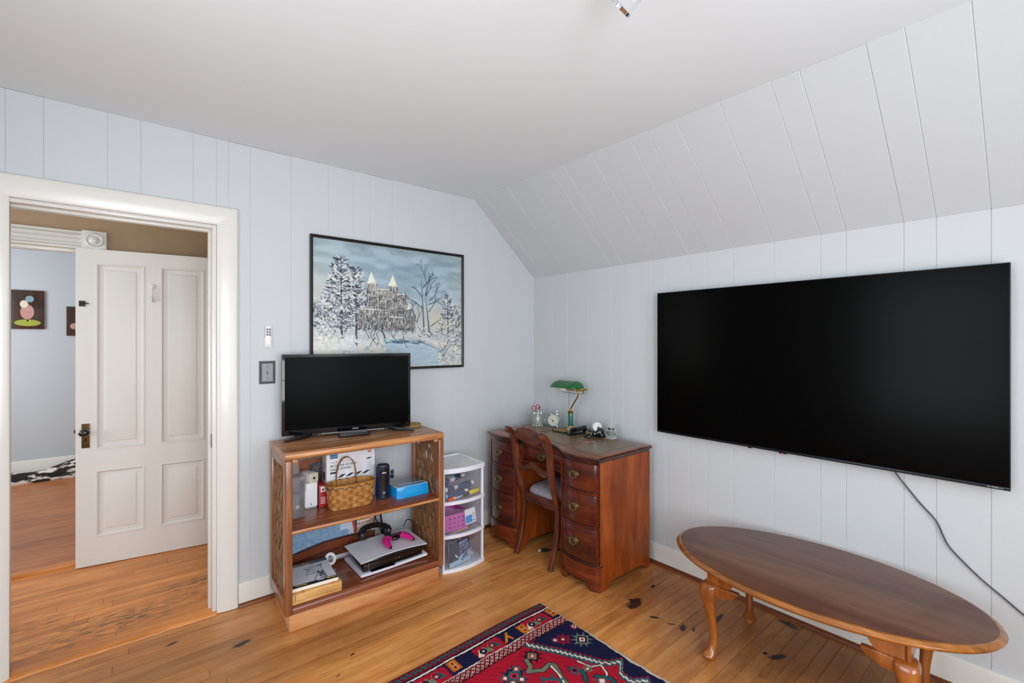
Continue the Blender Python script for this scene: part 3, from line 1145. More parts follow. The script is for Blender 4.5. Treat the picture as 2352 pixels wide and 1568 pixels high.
for (ya, yb, outer_lo) in ((YR, YRi, True), (YLi, YL, False)):
    # reeded stiles either side
    for (a, b) in ((ya + 0.001, ya + 0.020), (yb - 0.020, yb - 0.001)):
        bowed(a, b, 0.140, 0.729, 0.0, 0.03, 'stile', M_mahY, n=4)
        cy = (a + b) / 2
        MB().tube([(bow(cy, 0.001), cy - 0.004, 0.145), (bow(cy, 0.001), cy - 0.004, 0.720)], 0.0035, 8).build('bead', M_mahdk, DESK)
        MB().tube([(bow(cy, 0.001), cy + 0.005, 0.145), (bow(cy, 0.001), cy + 0.005, 0.720)], 0.0025, 8).build('bead', M_mahX, DESK)
    a, b = ya + 0.021, yb - 0.021
    zs = [(0.560, 0.716), (0.366, 0.538), (0.158, 0.346)]
    bowed(ya + .0012, yb - .0012, 0.717, 0.729, 0.001, 0.03, 'rail', M_mahY)
    for z0, z1 in zs:
        d = bowed(a, b, z0, z1, 0.002, 0.03, 'drawer_front', M_mahD, bev=0.002)
        bowed(a, b, z0 - 0.009, z0 - 0.001, 0.006, 0.03, 'cock_bead', M_mahdk, bev=0.002)
        cy = (a + b) / 2
        pull(d, cy + 0.012, (z0 + z1) / 2 + 0.004, bow(cy, 0.002))
    for zr in (0.5495, 0.3565):
        bowed(a, b, zr - 0.010, zr + 0.002, 0.001, 0.03, 'rail', M_mahY)
    bowed(ya, yb, 0.138, 0.148, 0.008, 0.04, 'base_moulding', M_mahdk, bev=0.003)
    w_ = yb - ya

    def arch(y, ya=ya, w_=w_):
        t = (y - ya) / w_
        t = min(t, 1 - t)
        pts = [(0, 0.0), (0.17, 0.0), (0.20, 0.010), (0.24, 0.032), (0.28, 0.046), (0.33, 0.050), (0.38, 0.046), (0.42, 0.040), (0.46, 0.036), (0.5, 0.034)]
        for (p, q), (r_, s_) in zip(pts, pts[1:]):
            if p <= t <= r_:
                return q + (s_ - q) * (t - p) / (r_ - p)
        return 0.034
    bowed(ya + 0.0012, yb - 0.0012, arch, 0.139, 0.004, 0.02, 'bracket_base', M_mahY, n=48)
    # dark interior so the carcass is closed
    MB().box(XE + 0.005, XB - 0.012, ya + 0.017, yb - 0.017, 0.06, 0.70).build('carcass', M_dark, DESK)

# centre drawer, slightly recessed and concave
def cbow(y):
    c, h = (YRi + YLi) / 2, (YLi - YRi) / 2
    t = (y - c) / h
    return -0.512 - 0.040 * t * t


def crest(ya, yb, z0, z1, e, name, mat, bev=0):
    rings = []
    for i in range(17):
        y = ya + (yb - ya) * i / 16
        x = cbow(y) - e
        rings.append([(x, y, z0), (x, y, z1), (x + .025, y, z1), (x + .025, y, z0)])
    return MB().loft(rings).build(name, mat, DESK, bevel=bev, smooth=40)


crest(YRi, YLi, 0.598, 0.730, 0.0, 'apron', M_mahY)
cd_ = crest(YRi + 0.03, YLi - 0.03, 0.618, 0.698, 0.004, 'drawer_front', M_mahD, 0.002)
crest(YRi + 0.026, YLi - 0.026, 0.612, 0.617, 0.007, 'cock_bead', M_mahdk, .001)
crest(YRi + 0.026, YLi - 0.026, 0.699, 0.704, 0.007, 'cock_bead', M_mahdk, .001)
pull(cd_, -0.640, 0.658, cbow(-0.640) - 0.004)
MB().box(-0.49, XB - 0.012, YRi + .002, YLi - .002, 0.60, 0.70).build('drawer_box', M_dark, DESK)

# ================================================================== chair
M_chX = wood('chair_mahogany', (54, 20, 10), (98, 46, 24), (128, 70, 40), 0.26, 'Z', 16, 8, coat=0.35)
M_chY = wood('chair_mahogany_y', (50, 20, 11), (88, 44, 26), (116, 66, 42), 0.26, 'Y', 16, 8, coat=0.35)


def seat_fabric():
    m_, nt, b = _new('lilac_striped_damask')
    L = nt.links.new
    tc = nt.nodes.new('ShaderNodeTexCoord')
    w = nt.nodes.new('ShaderNodeTexWave')
    w.bands_direction = 'Y'
    w.inputs['Scale'].default_value = 5.5
    w.inputs['Distortion'].default_value = 0.4
    L(tc.outputs['Object'], w.inputs['Vector'])
    v = nt.nodes.new('ShaderNodeTexVoronoi')
    v.inputs['Scale'].default_value = 70
    L(tc.outputs['Object'], v.inputs['Vector'])
    mu = nt.nodes.new('ShaderNodeMath')
    mu.operation = 'MULTIPLY'
    g = nt.nodes.new('ShaderNodeMapRange')
    g.inputs['From Min'].default_value = .55
    g.inputs['From Max'].default_value = .7
    L(w.outputs['Fac'], g.inputs['Value'])
    g2 = nt.nodes.new('ShaderNodeMapRange')
    g2.inputs['From Min'].default_value = .55
    g2.inputs['From Max'].default_value = .2
    L(v.outputs['Distance'], g2.inputs['Value'])
    L(g.outputs[0], mu.inputs[0])
    L(g2.outputs[0], mu.inputs[1])
    mx = nt.nodes.new('ShaderNodeMix')
    mx.data_type = 'RGBA'
    mx.inputs[6].default_value = lin((146, 142, 154))
    mx.inputs[7].default_value = lin((178, 166, 150))
    L(mu.outputs[0], mx.inputs[0])
    L(mx.outputs[2], b.inputs['Base Color'])
    b.inputs['Roughness'].default_value = 0.75
    return m_


CHAIR = thing('side_chair', 'dark wooden side chair with carved crest and lilac striped seat at the desk', 'chair', (0, 0, 0))
postp = [(-0.609, -0.002), (-0.588, 0.053), (-0.562, 0.132), (-0.543, 0.222), (-0.536, 0.326), (-0.541, 0.384), (-0.558, 0.440), (-0.588, 0.526), (-0.605, 0.623), (-0.616, 0.719), (-0.632, 0.780), (-0.652, 0.818), (-0.672, 0.838), (-0.686, 0.842)]
# smooth the profile
def cat(pts, k=4):
    P = [Vector(p) for p in pts]
    out = []
    for i in range(len(P) - 1):
        a, b, c, d = P[max(i - 1, 0)], P[i], P[i + 1], P[min(i + 2, len(P) - 1)]
        for j in range(k):
            t = j / k
            out.append(0.5 * ((2 * b) + (-a + c) * t + (2 * a - 5 * b + 4 * c - d) * t * t + (-a + 3 * b - 3 * c + d) * t ** 3))
    out.append(P[-1])
    return [tuple(v) for v in out]


prof = cat([(x, 0, z) for x, z in postp])
for yc in (-0.488, -0.806):
    s_ = 1 if yc > -0.6 else -1
    wd = []
    for (x, _, z) in prof:
        if z < 0.1:
            k = 0.030
        elif z < 0.45:
            k = 0.034
        elif z < 0.7:
            k = 0.036
        else:
            k = 0.036
        wd.append((0.5 * k if z < .8 else .021, 0.5 * (0.027 if z < .4 else .031)))
    path = [(x, yc + s_ * (0.012 * max(0, (z - 0.45)) + 0.0), max(z, 0.0)) for x, _, z in prof]
    MB().sweep(path, [(-1, -.8), (-.8, -1), (.8, -1), (1, -.8), (1, .8), (.8, 1), (-.8, 1), (-1, .8)], wd, up=(0, 1, 0)).build('back_post', M_chX, CHAIR, smooth=35)
# the sweep's first axis is +y; widths are (across, fore-aft)


def back_x(z):
    pts = [(0.384, -0.541), (0.44, -0.558), (0.526, -0.588), (0.623, -0.605), (0.719, -0.616), (0.78, -0.632), (0.86, -0.660)]
    for (a, xa), (b, xb) in zip(pts, pts[1:]):
        if a <= z <= b:
            return xa + (xb - xa) * (z - a) / (b - a)
    return pts[-1][1]


# crest rail with a scalloped carved top
m = MB()
rings = []
n = 40
for i in range(n + 1):
    t = i / n
    y = -0.504 + (-0.790 + 0.504) * t
    u = abs(t - 0.5) * 2
    top = 0.868 - 0.050 * u ** 2.2 + (0.005 * abs(math.cos(t * math.pi * 5)) if u < 0.66 else 0.0)
    bot = 0.768 + 0.010 * math.cos((t - .5) * math.pi * 2.0) * -1 + 0.018 * (u ** 3)
    if u > 0.80:
        bot = bot - (u - 0.80) / 0.20 * 0.055
    th = 0.011
    zb, zt = bot, top
    xb_, xt_ = back_x(zb), back_x(zt)
    zm = (zb + zt) / 2
    xm_ = back_x(zm)
    bul = 0.006 * (1 - u)
    rings.append([(xb_ - th, y, zb), (xm_ - th - bul, y, zm), (xt_ - th * .7, y, zt - 0.004), (xt_, y, zt), (xt_ + th * .7, y, zt - .004), (xm_ + th, y, zm), (xb_ + th, y, zb)])
m.loft(rings)
m.build('crest_rail', M_chY, CHAIR, smooth=50)
for yc in (-0.484, -0.812):      # scrolled ears
    MB().lathe([(0.0, -0.017), (0.014, -0.016), (0.018, -0.008), (0.019, 0.0), (0.018, 0.008), (0.014, 0.016), (0.0, 0.017)], 18, (-0.682, yc, 0.832), axis='Y').build('scroll', M_chX, CHAIR)
# serpentine slat
rings = []
for i in range(33):
    t = i / 32
    y = -0.500 + (-0.794 + 0.500) * t
    zc = 0.600 + 0.020 * math.cos((t - .5) * math.pi * 3.0) * (1 if 0.16 < t < .84 else 1) - 0.0
    if t < 0.08 or t > .92:
        zc += 0.02 * (0.08 - min(t, 1 - t)) / 0.08
    hh = 0.019
    x = back_x(zc)
    rings.append([(x - .009, y, zc - hh), (x - .011, y, zc), (x - .009, y, zc + hh), (x + .006, y, zc + hh), (x + .006, y, zc - hh)])
MB().loft(rings).build('back_slat', M_chY, CHAIR, smooth=40)
# seat frame, cushion, front legs (under the desk)
MB().box(-0.555, -0.533, -0.790, -0.504, 0.350, 0.408).build('seat_rail', M_chY, CHAIR, bevel=0.003)
MB().hexa([(-0.545, -0.505, .352), (-0.185, -0.468, .352), (-0.185, -0.448, .352), (-0.545, -0.485, .352), (-0.545, -0.505, .408), (-0.185, -0.468, .408), (-0.185, -0.448, .408), (-0.545, -0.485, .408)]).build('seat_rail', M_chX, CHAIR, bevel=.002)
MB().hexa([(-0.545, -0.809, .352), (-0.185, -0.846, .352), (-0.185, -0.826, .352), (-0.545, -0.789, .352), (-0.545, -0.809, .408), (-0.185, -0.846, .408), (-0.185, -0.826, .408), (-0.545, -0.789, .408)]).build('seat_rail', M_chX, CHAIR, bevel=.002)
MB().box(-0.190, -0.165, -0.846, -0.448, 0.352, 0.408).build('seat_rail', M_chY, CHAIR, bevel=0.003)
for yc in (-0.463, -0.831):
    MB().tube([(-0.178, yc, 0.0), (-0.180, yc, 0.2), (-0.184, yc, 0.40)], [0.013, 0.017, 0.021], 12).build('front_leg', M_chX, CHAIR)
rings = []
for k, (e, z) in enumerate(((0.0, 0.404), (-0.001, 0.418), (0.004, 0.432), (0.020, 0.444), (0.05, 0.452), (0.10, 0.456))):
    r_ = []
    cx_, cy_ = -0.355, -0.647
    N = 36
    for i in range(N):
        a = 2 * math.pi * i / N
        ca, sa = math.cos(a), math.sin(a)
        q = 6
        rad = (abs(ca) ** q + abs(sa) ** q) ** (-1 / q)
        px, py = ca * rad, sa * rad
        x = cx_ + px * (0.178 - e)
        hw_ = 0.146 + 0.040 * (px * 0.5 + 0.5)
        r_.append((x, cy_ + py * (hw_ - e), z))
    rings.append(r_)
MB().loft(rings).build('seat_cushion', seat_fabric(), CHAIR, smooth=70)

# ================================================================== oval coffee table
M_tabtop = wood('walnut_veneer_top', (80, 46, 32), (104, 66, 48), (126, 84, 60), 0.30, 'Y', 10, 8, coat=0.05, spec=0.3, blotch=.5, blotch_rgb=(74, 44, 38))
M_tabedge = wood('oak_brown_edge', (104, 58, 18), (150, 90, 34), (182, 118, 54), 0.22, 'Y', 22, 12, coat=0.4)
M_tableg = wood('oak_brown_leg', (100, 52, 16), (146, 82, 30), (172, 104, 44), 0.2, 'Z', 14, 6, coat=0.5)
TAB = thing('coffee_table', 'oval brown coffee table on curved cabriole legs below the wall television', 'coffee table', (-0.397, -2.147, 0), R(1.2))
TA, TB, TZ = 0.574, 0.353, 0.446    # half length (y), half width (x), top height


def ell_ring(e, z, n=96):
    return [((TB + e) * math.sin(2 * math.pi * i / n), (TA + e) * math.cos(2 * math.pi * i / n), z) for i in range(n)]


MB().loft([ell_ring(e, z) for e, z in ((-0.030, TZ - 0.026), (-0.016, TZ - 0.026), (-0.006, TZ - 0.023), (-0.001, TZ - 0.017), (0.0, TZ - 0.012), (-0.003, TZ - 0.008), (-0.007, TZ - 0.0065), (-0.009, TZ - 0.003), (-0.013, TZ - 0.0008), (-0.020, TZ - 0.0006), (-0.022, TZ - .003))]).build('top_edge', M_tabedge, TAB, smooth=40)
MB().loft([ell_ring(-0.0195, TZ - 0.012), ell_ring(-0.0195, TZ - 0.0004), ell_ring(-0.022, TZ)]).build('table_top', M_tabtop, TAB, smooth=30)
# apron rails: rectangle set in from the oval, lower edges cut in curves
AX, AY, AO = 0.208, 0.340, -0.010


def apron_long(x):
    rings = []
    n = 60
    for i in range(n + 1):
        t = i / n
        y = AO - AY + 2 * AY * t
        u = abs(t - .5) * 2
        z0 = TZ - 0.054 + 0.009 * math.cos(u * math.pi * 3.4)
        if u > .62:
            k = min(1, (u - .62) / .13)
            z0 += (TZ - 0.102 - z0) * k * k * (3 - 2 * k)
        rings.append([(x - .009, y, z0), (x + .009, y, z0), (x + .009, y, TZ - .026), (x - .009, y, TZ - .026)])
    MB().loft(rings).build('apron', M_tableg, TAB, smooth=30)


apron_long(-AX)
apron_long(AX)
for s_ in (-1, 1):
    MB().box(-AX - .009, AX + .009, AO + s_ * AY - .009, AO + s_ * AY + .009, TZ - 0.102, TZ - .026).build('apron', M_tableg, TAB, bevel=.0015)
for sx in (-1, 1):
    for sy in (1, -1):
        # cabriole leg, outward direction (dx, dy)
        dx, dy = sx * 0.90, sy * 0.40
        path, rad = [], []
        for off, z, r_ in ((-0.004, TZ - 0.099, 0.024), (0.002, TZ - .103, 0.0315), (0.010, TZ - 0.118, 0.0350), (0.016, TZ - 0.146, 0.0340), (0.016, TZ - 0.180, 0.0290), (0.009, TZ - 0.225, 0.0232), (-0.001, TZ - 0.278, 0.0190), (-0.009, TZ - 0.325, 0.0172), (-0.010, 0.078, 0.0178), (0.000, 0.046, 0.0225), (0.013, 0.026, 0.0285), (0.014, 0.016, 0.0275), (0.006, 0.010, 0.021), (0.004, 0.0, 0.019)):
            path.append((sx * (AX - .006) + dx * off, AO + sy * (AY - .006) + dy * off, z))
            rad.append(r_)
        P = cat(path, 4)
        rr_ = cat([(a, 0, 0) for a in rad], 4)
        n = 20
        rings = []
        for (x, y, z), (ra, _, _) in zip(P, rr_):
            ring = []
            for i in range(n):
                a = 2 * math.pi * i / n
                ca, sa = math.cos(a), math.sin(a)
                sq = 1.0
                if z > TZ - .17:
                    k = min(1, (z - TZ + .17) / .06)
                    q = 2 + 2.5 * k
                    sq = (abs(ca) ** q + abs(sa) ** q) ** (-1 / q)
                ring.append((x + ra * ca * sq, y + ra * sa * sq, max(z, 0)))
            rings.append(ring)
        MB().loft(rings).build('leg', M_tableg, TAB, smooth=50)
        # shaped knee bracket beside each leg, below the apron
        m = MB()
        pts = [(0.0, TZ - .102), (0.0, TZ - .148), (0.022, TZ - .154), (0.042, TZ - .150), (0.060, TZ - .140), (0.086, TZ - .130), (0.100, TZ - .112), (0.102, TZ - .102)]
        pts = [(AO + sy * (AY - 0.028 - a), z) for a, z in pts]
        xk = sx * (AX - 0.006)
        m.prism(pts, min(xk, xk + sx * 0.026), max(xk, xk + sx * 0.026), 'X')
        m.build('knee_bracket', M_tableg, TAB, bevel=.006)

# ================================================================== wall television
M_scr = plain('black_screen', (2, 2, 2), 0.22, spec=0.06)
M_blk = plain('black_plastic', (12, 12, 13), 0.35, spec=0.4)
M_gls = plain('gloss_black_bezel', (10, 12, 15), 0.07, coat=0.5)
M_bezel2 = plain('dark_blue_black_bezel', (10, 22, 30), 0.25, metal=.3)
M_ltext = plain('pale_print', (200, 202, 206), 0.5)
TV = thing('wall_television', 'very large flat black television mounted on the grooved wall above the coffee table', 'television', (-0.06, -1.9565, 1.283))
w2, h2 = 0.7525, 0.4315
MB().box(0.002, 0.022, -w2, w2, -h2, h2).build('tv_body', M_blk, TV, bevel=0.002)
MB().box(-0.0008, 0.003, -w2 + 0.003, w2 - 0.003, -h2 + 0.013, h2 - 0.003).build('screen', M_scr, TV)
MB().box(-0.002, 0.003, -w2, w2, -h2, -h2 + 0.012).build('bottom_bezel', M_bezel2, TV, bevel=0.001)
bz = MB()
bz.box(-0.0012, 0.003, -w2, -w2 + 0.003, -h2 + .012, h2)
bz.box(-0.0012, 0.003, w2 - 0.003, w2, -h2 + .012, h2)
bz.box(-0.0012, 0.003, -w2 + .003, w2 - .003, h2 - 0.003, h2)
bz.build('thin_bezel', M_bezel2, TV)
MB().box(0.022, 0.046, -0.45, 0.45, -0.34, 0.06).build('rear_housing', M_blk, TV, bevel=0.006)
MB().box(0.040, 0.0585, -0.22, 0.22, -0.12, 0.12).build('wall_mount', M_blk, TV)
sn = MB().box(0.004, 0.018, 0.020, 0.055, -h2 - 0.008, -h2).build('sensor', M_blk, TV, bevel=.003)
MB().box(0.0025, 0.005, 0.034, 0.040, -h2 - 0.006, -h2 - .003).build('standby_light', plain('red_led', (230, 30, 20), .4, emit=1.5), sn)
MB().box(0.004, 0.018, 0.190, 0.208, -h2 - 0.007, -h2).build('microphone_pod', M_blk, TV, bevel=.003)
text('LG QNED', 0.0070, M_ltext, TV, (-0.0023, -0.690, -h2 + 0.0042), (R(90), 0, R(-90)), 0.0002)
text('MiniLED', 0.0034, M_ltext, TV, (-0.0023, -0.7215, -h2 + 0.0042), (R(90), 0, R(-90)), 0.0002)

M_cord = plain('dark_grey_cord', (52, 56, 58), 0.5)
pts = [(-0.030, -2.352, 0.870), (-0.022, -2.366, 0.835), (-0.012, -2.402, 0.780), (-0.010, -2.445, 0.722), (-0.012, -2.493, 0.666), (-0.010, -2.515, 0.610), (-0.011, -2.534, 0.570), (-0.010, -2.580, 0.518), (-0.011, -2.634, 0.467), (-0.010, -2.690, 0.423), (-0.010, -2.741, 0.382), (-0.011, -2.86, 0.30), (-0.012, -2.95, 0.24)]
MB().tube(cat(pts, 5), 0.0036, 8, sx=1.0, sy=.8).build('power_cord', M_cord)
tag(bpy.data.objects['power_cord'], 'dark grey power cord hanging down the wall from the large television', 'cord')

# ================================================================== small television on the bookcase
TL, TRt = Vector((-1.958, -0.098, 0)), Vector((-1.268, -0.262, 0))
dd = TRt - TL
ang = math.atan2(dd.y, dd.x)
tw = dd.length
STV = thing('small_television', 'small black television with glossy bezel standing on the wooden bookcase', 'television', (TL.x, TL.y, CT), ang)
z0, z1 = 0.020, 0.468
MB().box(0.0, tw, 0.0, 0.022, z0, z1).build('tv_frame', M_gls, STV, bevel=0.003)
MB().box(0.06, tw - 0.06, 0.022, 0.052, z0 + 0.03, z1 - 0.12).build('rear_housing', M_blk, STV, bevel=0.008)
MB().box(0.016, tw - 0.016, -0.0012, 0.004, z0 + 0.030, z1 - 0.016).build('screen', plain('matte_black_screen', (2, 2, 2), 0.25, spec=0.025), STV)
MB().box(0.20, tw - 0.16, 0.0, 0.006, z0 - 0.004, z0 + 0.0015).build('light_gap_strip', plain('light_gap_grey', (120, 122, 126), .5, .3), STV)  # pale strip painted in for the light gap below the frame
text('SAMSUNG', 0.0072, plain('silver_print', (190, 192, 196), .4), STV, (tw * 0.52, -0.0006, z0 + 0.012), depth=0.0004, bold=.0002)
for cx, sg in ((0.150, -1), (tw - 0.130, 1)):
    ft = MB()
    sec = [(-.013, -.007), (.013, -.007), (.013, .007), (-.013, .007)]
    ft.sweep([(cx, 0.010, 0.024), (cx + sg * 0.045, -0.02, 0.014), (cx + sg * 0.135, -0.062, 0.0085)], sec, [(1.0, 1.3), (.8, 1.2), (.55, .9)], up=(0, 0, 1))
    ft.sweep([(cx, 0.010, 0.024), (cx + sg * 0.030, 0.03, 0.014), (cx + sg * 0.08, 0.075, 0.0085)], sec, [(1.0, 1.3), (.8, 1.2), (.55, .9)], up=(0, 0, 1))
    ft.box(cx - 0.03, cx + 0.03, 0.002, 0.018, 0.012, z0 + .006)
    ft.build('stand_foot', M_blk, STV, bevel=0.0015)

REM = thing('television_remote', 'slim black remote control lying on the bookcase below the small television', 'remote control', (-1.692, -0.222, CT), R(-10))
MB().box(0, 0.172, -0.012, 0.026, 0.0, 0.019).build('remote_body', M_blk, REM, bevel=0.006, segs=3)
bsrc = None
for i in range(10):
    for j in range(3):
        if bsrc is None:
            bsrc = MB().box(-0.0045, 0.0045, -0.003, 0.003, 0, 0.0016).build('button', plain('grey_button', (120, 122, 126), .5), REM, bevel=.0006)
            o = bsrc
        else:
            o = copy_part(bsrc, REM)
        o.location = (0.020 + i * 0.0142, -0.003 + j * 0.0095, 0.0186)
MB().box(0.158, 0.165, 0.012, 0.019, 0.0185, 0.0205).build('power_button', plain('red_button', (200, 40, 36), .5), REM)

M_straw = wood('straw_weave', (120, 92, 52), (170, 138, 88), (196, 166, 116), 0.7, 'X', 120, 3)
CO = thing('woven_coaster', 'round woven straw coaster on the bookcase behind the television foot', 'coaster', (-1.222, -0.158, CT))
MB().lathe([(0.0, 0.0), (0.068, 0.0), (0.072, 0.005), (0.069, 0.009), (0.0, 0.009)], 32).build('coaster_disc', M_straw, CO)
MB().tube([(0.070 * math.cos(a / 32 * 2 * math.pi), 0.070 * math.sin(a / 32 * 2 * math.pi), 0.009) for a in range(32)], 0.005, 8, closed=True).build('coaster_rim', M_straw, CO)

# ================================================================== framed winter painting
PIC = thing('framed_painting', 'framed winter painting of a castle among snowy trees hanging on the wall', 'painting', (-1.2505, -0.0015, 1.634))
pw, ph = 0.5345, 0.4075
M_frame = plain('black_picture_frame', (22, 20, 18), 0.35)
fw_, fd = 0.017, 0.024
pfm = [(0, 0), (0, fd), (0.004, fd), (0.008, fd - .005), (fw_, fd - .009), (fw_, 0)]
cor = [(-1, -1), (1, -1), (1, 1), (-1, 1)]
for k in range(4):
    a, b = cor[k], cor[(k + 1) % 4]
    MB().loft([[(a[0] * (pw - i), -p_, a[1] * (ph - i)) for i, p_ in pfm], [(b[0] * (pw - i), -p_, b[1] * (ph - i)) for i, p_ in pfm]]).build('frame_bar', M_frame, PIC, smooth=20)


def winter():
    W_, H_ = 440, 334
    r = Raster(W_, H_, (120, 150, 170), 9)
    rd = random.Random(17)

    def Q(x, y):          # from the way the picture is seen to the canvas
        u = (x - 140) / 1557
        v = (y - 110 - 215 * u) / (1460 - 333 * u)
        return u * W_, v * H_
    v = r.yy / H_
    u = r.xx / W_
    n1 = r.noise(60, 14, 1)
    n2 = r.noise(26, 9, 2)
    n3 = r.noise(9, 4, 3)
    sky = np.stack([136 + 40 * v, 163 + 28 * v, 180 + 16 * v], -1) / 255
    r.a[:] = sky + ((n1 - .5) * .09 + (n2 - .5) * .06 + (n3 - .5) * .03)[..., None]
    edge = np.clip(1 - np.minimum(np.minimum(u, 1 - u) * 5, v * 7), 0, 1) * (n2 * .7 + .2)
    r.mix(edge * .6, (188, 188, 168))
    r.mix(np.clip((n1 - .55) * 4, 0, .5) * (v < .5), (172, 194, 206))
    # pale haze behind the trees on the left and low on the right
    r.mix(np.exp(-((u - .1) ** 2) / .03 - ((v - .45) ** 2) / .06) * .75, (204, 206, 196))
    r.mix(np.exp(-((u - .80) ** 2) / .05 - ((v - .60) ** 2) / .02) * .85, (206, 198, 178))
    r.mix(np.exp(-((u - .35) ** 2) / .2 - ((v - .72) ** 2) / .006) * .6, (206, 204, 196))
    # snow ground
    gl = .755 + .02 * np.sin(u * 9) - .02 * u
    g = np.clip((v - gl) * 30, 0, 1)
    r.mix(g * .95, (214, 212, 202))
    r.mix(g * np.clip((r.noise(14, 7, 6) - .55) * 3, 0, .7), (150, 164, 176))
    # frozen stream
    pts = [Q(*p_) for p_ in ((780, 1215), (950, 1190), (1180, 1215), (1330, 1270), (1420, 1310), (1400, 1400), (1420, 1470), (1100, 1480), (760, 1480), (830, 1300))]
    r.poly(pts, (168, 190, 202))
    for i in range(160):
        x, y = rd.uniform(800, 1400), rd.uniform(1200, 1460)
        a = Q(x, y)
        c = rd.choice([(196, 208, 212), (140, 170, 188), (178, 198, 206), (206, 212, 210)])
        r.stroke(a[0], a[1], a[0] + rd.uniform(8, 30), a[1] + rd.uniform(-1, 2), rd.uniform(1, 3), c, .5)
    for i in range(24):
        x, y = rd.uniform(790, 1180), rd.uniform(1205, 1240)
        a = Q(x, y)
        r.stroke(a[0], a[1], a[0] + rd.uniform(10, 34), a[1] + rd.uniform(0, 4), rd.uniform(1, 2.2), (52, 78, 104), .7)

    def dab(cx, cy, sx, sy, n, cols, ln=8, wd=2.2, ang=None, al=.8):
        for i in range(n):
            x, y = Q(rd.gauss(cx, sx), rd.gauss(cy, sy))
            a = ang + rd.uniform(-.5, .5) if ang is not None else rd.uniform(0, 6.3)
            l = rd.uniform(.4, 1) * ln
            r.stroke(x, y, x + l * math.cos(a), y + l * math.sin(a), rd.uniform(.5, 1) * wd, rd.choice(cols), al, .6)
    darks = [(40, 50, 66), (58, 68, 86), (84, 90, 104), (30, 36, 46)]
    mids = [(120, 124, 136), (96, 104, 120), (146, 150, 160)]
    snow = [(226, 226, 220), (208, 214, 218), (190, 204, 214), (236, 232, 220)]
    # big fir trees on the left: trunk, drooping boughs, snow
    for (tx, ty, by, hw_) in ((385, 320, 1240, 190), (520, 420, 1290, 150)):
        a, b = Q(tx, ty), Q(tx + 10, by)
        r.stroke(a[0], a[1], b[0], b[1], 2, (58, 62, 76), .9, 6)
        for i in range(680):
            t = rd.random() ** .8
            y = ty + (by - ty) * t * .78
            sd = rd.choice((-1, 1))
            rch = hw_ * (.25 + t * 1.0) * rd.random()
            x = tx + sd * rch
            p_ = Q(x, y + rch * .25)
            a_ = (math.pi if sd < 0 else 0) + sd * rd.uniform(-.9, .2)
            if rd.random() < .55:
                c = rd.choice(darks + mids)
            else:
                c = rd.choice(snow)
            l = rd.uniform(4, 13)
            r.stroke(p_[0], p_[1], p_[0] + l * math.cos(a_), p_[1] + l * math.sin(a_), rd.uniform(2.0, 5.4), c, .85, .8)
    dab(300, 900, 90, 90, 220, snow + mids, 12, 5)
    dab(230, 1050, 70, 70, 120, snow + mids + [(170, 176, 182)], 12, 6)
    dab(230, 930, 70, 50, 60, darks, 9, 3)
    dab(430, 960, 60, 60, 70, darks, 9, 3)
    dab(250, 1290, 110, 60, 160, [(226, 224, 210), (214, 216, 214), (236, 232, 218)], 16, 8)
    dab(470, 1250, 60, 50, 70, [(226, 226, 220), (206, 214, 222)], 14, 7)
    # castle: stone mass with vertical strokes
    mass = [(560, 870), (625, 860), (625, 590), (720, 590), (735, 660), (845, 660), (845, 620), (938, 620), (945, 690), (1045, 715), (1050, 860), (1110, 880), (1140, 970), (1140, 1110), (560, 1090), (530, 1000)]
    r.poly([Q(*p_) for p_ in mass], (150, 150, 148))

    def inside(x, y):
        k = False
        for (x0, y0), (x1, y1) in zip(mass, mass[1:] + mass[:1]):
            if (y0 > y) != (y1 > y) and x < (x1 - x0) * (y - y0) / (y1 - y0) + x0:
                k = not k
        return k
    for i in range(2600):
        x, y = rd.uniform(530, 1140), rd.uniform(590, 1110)
        if not inside(x, y):
            continue
        low = (y - 600) / 500
        if rd.random() < .38 + .38 * low:
            c = rd.choice([(44, 48, 60), (70, 76, 88), (96, 100, 108), (34, 36, 44)])
        else:
            c = rd.choice([(222, 214, 196), (204, 200, 190), (186, 184, 180), (232, 228, 214)])
        a = Q(x, y)
        l = rd.uniform(3, 9)
        if rd.random() < .82:
            r.stroke(a[0], a[1], a[0] + rd.uniform(-.5, .5), a[1] + l, rd.uniform(.8, 1.7), c, .8)
        else:
            r.stroke(a[0], a[1], a[0] + l * .8, a[1] + .6, rd.uniform(.8, 1.5), c, .8)
    # white spires
    r.poly([Q(672, 475), Q(632, 598), Q(720, 592)], (232, 230, 218))
    r.poly([Q(893, 510), Q(845, 622), Q(936, 624)], (232, 230, 218))
    r.poly([Q(1066, 808), Q(1040, 880), Q(1104, 868)], (230, 228, 218))
    for (x0, x1, y) in ((625, 720, 598), (845, 938, 625), (735, 845, 664), (945, 1045, 712), (560, 750, 880), (860, 1000, 960)):
        a, b = Q(x0, y), Q(x1, y + 6)
        r.stroke(a[0], a[1], b[0], b[1], 2.4, (232, 230, 220), .9)
    for (x0, x1, y0, y1) in ((755, 830, 800, 890), (765, 810, 920, 1000), (950, 1000, 850, 930), (660, 720, 740, 850)):
        for k in range(4):
            x = x0 + (x1 - x0) * k / 3
            a, b = Q(x, y0), Q(x, y1)
            r.stroke(a[0], a[1], b[0], b[1], 1.8, (38, 42, 54), .85)
        for k in range(3):
            y = y0 + (y1 - y0) * k / 2
            a, b = Q(x0, y), Q(x1, y + 4)
            r.stroke(a[0], a[1], b[0], b[1], 1.3, (220, 216, 204), .8)

